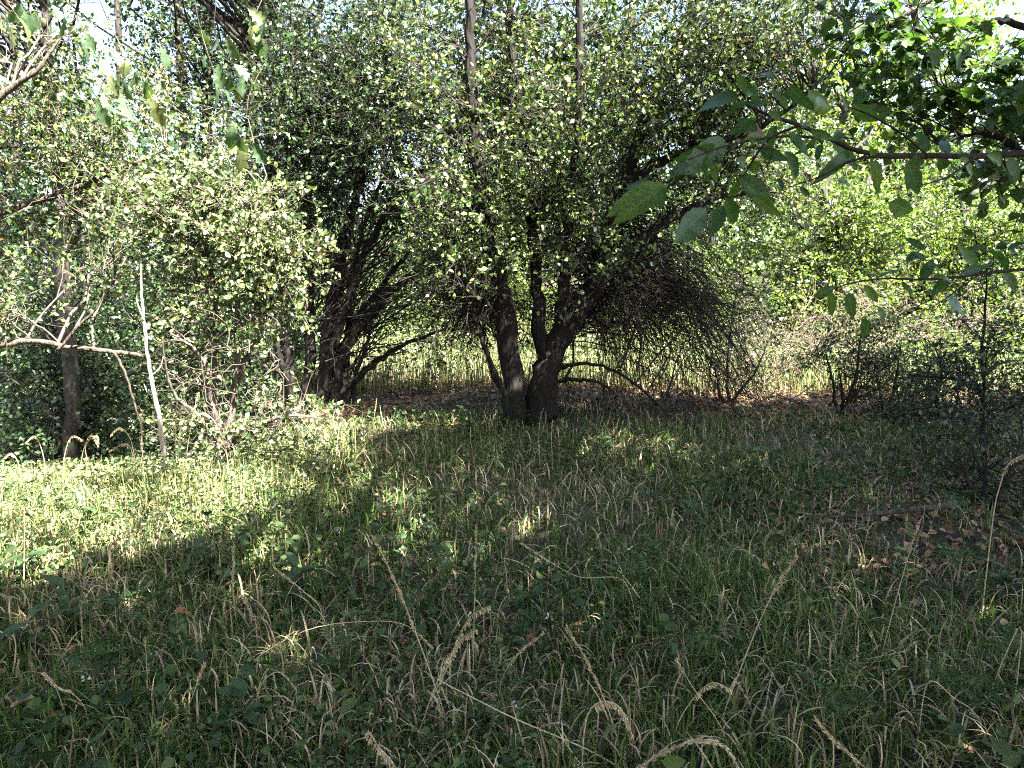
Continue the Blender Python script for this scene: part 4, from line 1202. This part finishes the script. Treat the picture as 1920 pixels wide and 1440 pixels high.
for s in (
        ([(832, 1335), (790, 1215), (745, 1100), (703, 1012)], 2.35, 'thick straw stalk leaning left, left of the centre', .45, False, .0022, 1.6),
        ([(884, 1460), (886, 1300), (890, 1120), (893, 985)], 2.6, 'thin upright stalk just left of the centre', .25, False, .0013, .6),
        ([(800, 1330), (835, 1260), (875, 1165), (918, 1136)], 2.3, 'arched feathery stalk beside the thick leaning one', .5, True, .0015, 1.2),
        ([(770, 1420), (815, 1290), (855, 1210), (893, 1180)], 2.25, 'shorter arched stalk below the feathery one', .5, True, .0015, 1.1),
        ([(1185, 1450), (1100, 1405), (960, 1345), (820, 1274)], 2.1, 'long bare stalk lying slantwise across the grass', 0, False, .0021, 0),
        ([(1175, 1450), (1140, 1330), (1100, 1240), (1064, 1178)], 2.2, 'tan stalk leaning left at the lower centre', .55, False, .0018, 1.3),
        ([(1090, 1440), (1100, 1345), (1130, 1315), (1165, 1330), (1183, 1378)], 2.05, 'oat-like stalk with a thick drooping pale head', .5, True, .002, 2.6),
        ([(1335, 1400), (1380, 1275), (1440, 1130), (1490, 1046)], 2.3, 'long stalk leaning right, right of the centre', .3, False, .0017, 1.3),
        ([(1640, 1280), (1665, 1180), (1695, 1070), (1722, 982)], 2.7, 'long thin stalk leaning right before the litter patch', .25, False, .0015, .9),
        ([(1160, 1470), (1220, 1425), (1290, 1392), (1350, 1395), (1385, 1440)], 1.95, 'arched woolly stalk at the bottom right of the centre', .7, False, .002, 2.4),
        ([(1270, 1360), (1300, 1310), (1335, 1280), (1368, 1292)], 2.2, 'small hooked stalk above the arched woolly one', .5, True, .0014, 1.1),
        ([(1862, 970), (1875, 910), (1892, 868), (1922, 852)], 3.2, 'hooked pale stalk at the right edge above the litter', .4, True, .0022, 1.0),
        ([(1640, 1460), (1600, 1420), (1565, 1390), (1530, 1350)], 2.0, 'furry stalk leaning left near the bottom right', .6, False, .0018, 1.6),
        ([(760, 1480), (735, 1430), (705, 1395), (690, 1370)], 1.95, 'curled tan head at the bottom left of the centre', .7, True, .0018, 1.8),
        ([(440, 1140), (436, 1095), (438, 1060), (437, 1030)], 3.0, 'short white head standing below the sunny patch', .6, False, .0015, 1.1),
        ([(490, 1192), (475, 1160), (460, 1130), (448, 1105)], 2.9, 'short white head leaning left below the upright one', .6, False, .0015, 1.1),
        ([(480, 1235), (580, 1180), (690, 1165), (760, 1172), (808, 1212)], 2.6, 'long low bow of grass arching over the left foreground', .12, False, .0014, .5),
        ([(275, 1430), (275, 1340), (276, 1270), (272, 1200)], 2.4, 'thin upright stalk in the left foreground', .1, False, .0013, .4),
        ([(940, 1275), (965, 1235), (990, 1210), (1015, 1190)], 2.5, 'short pale head leaning right at the lower centre', .6, False, .0014, 1.1),
        ([(330, 1420), (350, 1340), (370, 1280), (382, 1248)], 2.3, 'tan stalk leaning right in the left foreground', .4, False, .0014, .9),
        ([(160, 1330), (135, 1300), (110, 1290), (90, 1275)], 2.3, 'short bent stalk near the left edge', .5, False, .0013, .8),
        ([(150, 1400), (130, 1360), (105, 1290), (85, 1265)], 2.3, 'slim stalk leaning left in the lower left corner', .3, False, .0012, .6),
        ([(1195, 1190), (1170, 1090), (1080, 1080), (980, 1020)], 3.0, 'faint bent stalk at the middle of the meadow', .2, False, .0013, .6),
        ([(1380, 1440), (1350, 1360), (1300, 1290), (1270, 1240)], 2.15, 'dark slender stalk leaning left, right of the centre', .2, False, .0013, .5),
        ([(1690, 1230), (1650, 1240), (1590, 1245), (1700, 1220)], 2.6, 'bent straw lying over the right foreground', .2, False, .0013, .5),
        ([(1915, 1180), (1880, 1240), (1850, 1320), (1830, 1380)], 2.3, 'thin bow of grass in the lower right corner', .0, False, .0013, .5),
        ([(1740, 1280), (1790, 1310), (1830, 1340), (1850, 1400)], 2.2, 'drooping tan blade stalk in the lower right', .3, True, .0014, .9),
        ([(600, 1140), (570, 1110), (540, 1085), (515, 1065)], 3.0, 'slanting pale stalk on the shade line of the meadow', .5, False, .0013, .9),
        ([(1660, 1190), (1610, 1150), (1605, 1110), (1596, 1070)], 3.0, 'dry dark weed stem in the right meadow', 0, False, .0022, 0)):
    stalk(*s)

k = 0
LB = ['hooked stalk tip furthest left on the sunny crest', 'low hooked stalk next to the leftmost one', 'twin-headed hooked stalk before the dark wood', 'broad hooked stalk left of the dark slope tree base', 'tall hooked stalk right of the dark slope tree base',
      'slim hooked stalk halfway along the crest', 'upright stalk head halfway along the crest', 'bent stalk below the dead stem', 'hooked stalk left of the dead stem foot', 'straight reddish stalk right of the dead stem foot',
      'curved stalk head at the shrub foot', 'small hooked stalk right of the shrub foot']
for (pl) in ([(88, 900), (80, 850), (66, 818), (48, 830)], [(40, 900), (35, 870), (22, 850), (8, 858)], [(118, 900), (122, 850), (135, 818), (155, 825)], [(150, 900), (155, 850), (170, 815), (184, 835)], [(172, 890), (160, 840), (180, 816), (184, 830)],
             [(250, 900), (248, 850), (235, 832), (205, 845)], [(268, 930), (268, 880), (266, 830), (265, 780)], [(300, 920), (290, 870), (270, 855), (252, 870)], [(255, 880), (245, 825), (225, 802), (208, 815)], [(345, 900), (350, 850), (360, 790), (372, 735)],
             [(330, 850), (330, 790), (345, 762), (372, 775)], [(425, 850), (408, 800), (385, 775), (365, 780)]):
    stalk(pl, 4.75, LB[k], .35, True, .0022, 1.0, grp='hooked stalks on the sunny crest')
    k += 1
for pl, Y, lab in (([(1012, 885), (1011, 850), (1010, 820), (1012, 795)], 5.6, 'upright straw below the central stems, left one'), ([(1036, 880), (1035, 850), (1034, 815), (1036, 790)], 5.6, 'upright straw below the central stems, right one'),
                   ([(696, 890), (698, 850), (700, 800), (706, 750)], 5.8, 'upright brown straw below the leaning clump'), ([(360, 1055), (361, 1010), (360, 970), (358, 940)], 3.6, 'dark upright weed stem in the sunny patch'),
                   ([(45, 1110), (45, 1050), (46, 1000), (44, 955)], 3.5, 'dark upright weed stem at the left of the sunny patch'), ([(985, 960), (995, 930), (1005, 895), (1020, 888)], 4.6, 'pale hooked straw before the central stems'),
                   ([(900, 1010), (905, 980), (915, 940), (930, 925)], 4.3, 'faint hooked straw in the middle meadow'), ([(1190, 1010), (1185, 970), (1190, 920), (1205, 905)], 4.4, 'faint straw right of the middle meadow')):
    stalk(pl, Y, lab, .2, False, .0022, .5, grp='straws standing in the middle meadow')

# ------------------------------------------------------------------ herbs, one plant at a time
rng = np.random.default_rng(103)


def frond_mesh(nl, wd, rng):
    V, Q = [], []
    for k in range(nl):
        u = .15 + .85 * k / (nl - 1)
        l_ = wd * math.sin(math.pi * min(.97, u * .85 + .12)) + .02
        for s in (-1, 1):
            a = len(V)
            z = -.3 * u * u
            V += [(u, 0, z), (u + .04, s * l_ * .5, z + .03), (u + .09, s * l_, z - .02), (u - .01, s * l_ * .55, z + .01)]
            Q.append((a, a + 1, a + 2, a + 3))
    a = len(V)
    V += [(0, -.008, 0), (0, .008, 0), (1, .004, -.3), (1, -.004, -.3)]
    Q.append((a, a + 1, a + 2, a + 3))
    me = mesh('frond', V, quads=Q)
    me.materials.append(M['herb'])
    return me


FR = [frond_mesh(11, .22, rng), frond_mesh(14, .16, rng), frond_mesh(9, .3, rng)]
BL = [leaf_mesh('leaf', ell(7, .17), M['herb'], .5, .35), leaf_mesh('leaf', ell(7, .22), M['herb'], .4, .3)]
HERBS = [(230, 1175, 1, 'feathery blue-green herb tuft in the left foreground'), (270, 1215, 1, 'feathery tuft just below the left foreground one'), (130, 1190, 0, 'broad-leaved herb near the left edge of the foreground'),
         (60, 1220, 0, 'leafy herb in the lower left by the edge'), (340, 1270, 1, 'fine feathery tuft in the left foreground grass'), (180, 1310, 1, 'feathery tuft in the lower left'), (1820, 1370, 1, 'dense feathery tuft in the lower right corner'),
         (1760, 1340, 1, 'feathery tuft left of the corner one at the lower right'), (1890, 1300, 1, 'feathery tuft at the right edge, lower down'), (1880, 1120, 0, 'pale-leaved herb at the right edge catching sun'), (1790, 1130, 1, 'feathery herb beside the litter patch on the right'),
         (1290, 1290, 1, 'low ferny tuft right of the centre foreground'), (1200, 1180, 1, 'ferny tuft in the middle foreground'), (1070, 880, 1, 'greyish herb below the central stems'), (870, 815, 0, 'small pale herb with paired leaves left of the central stems'),
         (395, 1080, 0, 'broad herb leaves just below the sunny patch'), (560, 1130, 0, 'broad herb leaf tuft in the left meadow'), (180, 1000, 0, 'leafy herb in the brightest part of the sunny patch'), (1440, 880, 0, 'green herb before the forked shrub'), (1130, 880, 0, 'dark herb right below the central stems'),
         (1680, 1100, 1, 'green feathery herb left of the litter patch'), (800, 960, 1, 'grey-green tuft in the middle meadow'), (520, 960, 0, 'small pale herb on the edge of the sunny patch'), (640, 1290, 1, 'ferny tuft left of the thick leaning stalk'), (950, 1400, 1, 'ferny tuft at the bottom centre'), (460, 1400, 0, 'bright green leafy herb at the bottom left'),
         (1560, 1400, 1, 'ferny tuft at the bottom right of centre'), (1795, 1000, 1, 'upright pale herb before the dark low shrub'), (60, 1090, 0, 'herb on the shade line at the left edge'), (1300, 1010, 0, 'low herb in the middle right meadow')]
for (hx, hy, kd, lab) in HERBS:
    b = gp(hx, hy)
    t = thing('feathery_herb' if kd else 'leafy_herb', b, lab, 'herb', 'feathery herbs in the meadow' if kd else 'leafy herbs in the meadow')
    H = rng.uniform(.14, .25)
    V, Q = tubes(np.array([[[0, 0, -.01], [rng.normal(0, .01), 0, H * .5], [rng.normal(0, .02), rng.normal(0, .02), H]]]), np.array([[.0022, .0018, .001]]), 5)
    obj('stem', mesh('stem', V, quads=Q), M['grass'], t)
    for k in range(13 if kd else 10):
        a = k * 2.4 + rng.normal(0, .3)
        zz = H * rng.uniform(.1, 1)
        d = np.array([math.cos(a), math.sin(a), rng.uniform(.1, .9)])
        o = obj('frond' if kd else 'leaf', (FR if kd else BL)[rng.integers(3 if kd else 2)], parent=t)
        orient(o, np.array([0, 0, zz]), d, norm(np.array([-d[0] * .5, -d[1] * .5, 1.])), rng.uniform(.08, .15) * (1 if kd else .85))

# ------------------------------------------------------------------ single fallen leaves that stand out, and small white flowers
for (fx, fy, lab) in ((572, 1036, 'orange fallen leaf on the shade line of the sunny patch'), (606, 1316, 'rusty fallen leaf low in the left foreground'), (1480, 985, 'bright rusty leaf by the fallen grey branch'), (1000, 1232, 'yellow-brown upright leaf at the lower centre'),
                      (75, 1372, 'brown leaf at the lower left'), (95, 1400, 'rusty leaf in the lower left corner'), (672, 1065, 'orange leaf in the grass left of the thick stalk'), (850, 1130, 'rust-coloured leaf curled by the arched stalks'), (1330, 1080, 'brown leaf in the right meadow grass'),
                      (1870, 1215, 'brown hanging leaf near the right edge'), (1135, 1160, 'small tan leaf in the middle foreground'), (840, 820, 'rusty leaf beside the small pale herb'), (330, 1195, 'brown leaf in the left meadow grass'), (1425, 1100, 'tan leaf under the long right-leaning stalk'),
                      (1700, 1040, 'brown leaf on the litter patch, left part'), (1780, 1050, 'brown leaf on the litter patch, right part'), (900, 960, 'tan leaf in the middle meadow'), (15, 1290, 'rusty leaf at the left edge')):
    p = gp(fx, fy)
    p[2] += rng.uniform(.02, .12)
    o = obj('fallen_leaf', RUST[rng.integers(2)], label=lab, cat='leaf', group='single fallen leaves')
    a = rng.uniform(0, 6.28)
    orient(o, p, np.array([math.cos(a), math.sin(a), rng.normal(0, .4)]), norm(np.array([rng.normal(0, .4), -.6, 1])), rng.uniform(.045, .075))
pet = []
for k in range(8):
    a = k * math.pi / 4
    pet.append([(0, 0, 0), (math.cos(a - .3) * .6, math.sin(a - .3) * .6, .1), (math.cos(a), math.sin(a), .05), (math.cos(a + .3) * .6, math.sin(a + .3) * .6, .1)])
PM = mesh('blossom', np.array(pet).reshape(-1, 3), quads=np.arange(32).reshape(8, 4))
PM.materials.append(M['petal'])
for (fx, fy, lab) in ((340, 1080, 'tiny white flower on the left meadow shade line'), (638, 1065, 'tiny white flower left of the thick stalk tip'), (804, 1116, 'tiny white flower right of the thick stalk'), (880, 1245, 'tiny white flower beside the thin upright stalk'), (1495, 1032, 'tiny white flower above the long right-leaning stalk'),
                      (965, 1420, 'tiny white flower at the bottom centre'), (170, 1375, 'tiny white flower in the lower left'), (1025, 1238, 'tiny white flower by the upright leaf'), (545, 905, 'tiny white flower at the edge of the sunny patch'), (1180, 1105, 'tiny white flower in the middle meadow')):
    b = gp(fx, fy)
    t = thing('white_flower', b, lab, 'flower', 'tiny white meadow flowers')
    H = rng.uniform(.16, .2)
    p = np.array([0, 0, H])
    V, Q = tubes(np.array([[[0, 0, 0], [.01, 0, H / 2], p]]), np.array([[.0012, .001, .0008]]), 4)
    obj('stem', mesh('stem', V, quads=Q), M['grass'], t)
    for k in range(3):
        o = obj('blossom', PM, parent=t)
        orient(o, p + rng.normal(0, .006, 3), norm(rng.normal(size=3)), norm(np.array([0, -.8, 1]) + rng.normal(0, .2, 3)), .006)

dg = 0
for o in C.objects:
    if o.type == 'MESH':
        dg += sum(1 for _ in ()) + len(o.data.loops) - 2 * len(o.data.polygons)
print('TRIANGLES', dg, 'OBJECTS', len(C.objects))
for o in sorted([o for o in C.objects if o.type == 'MESH'], key=lambda o: -len(o.data.loops))[:22]:
    print(o.name, o.parent.name if o.parent else '', len(o.data.loops) - 2 * len(o.data.polygons))
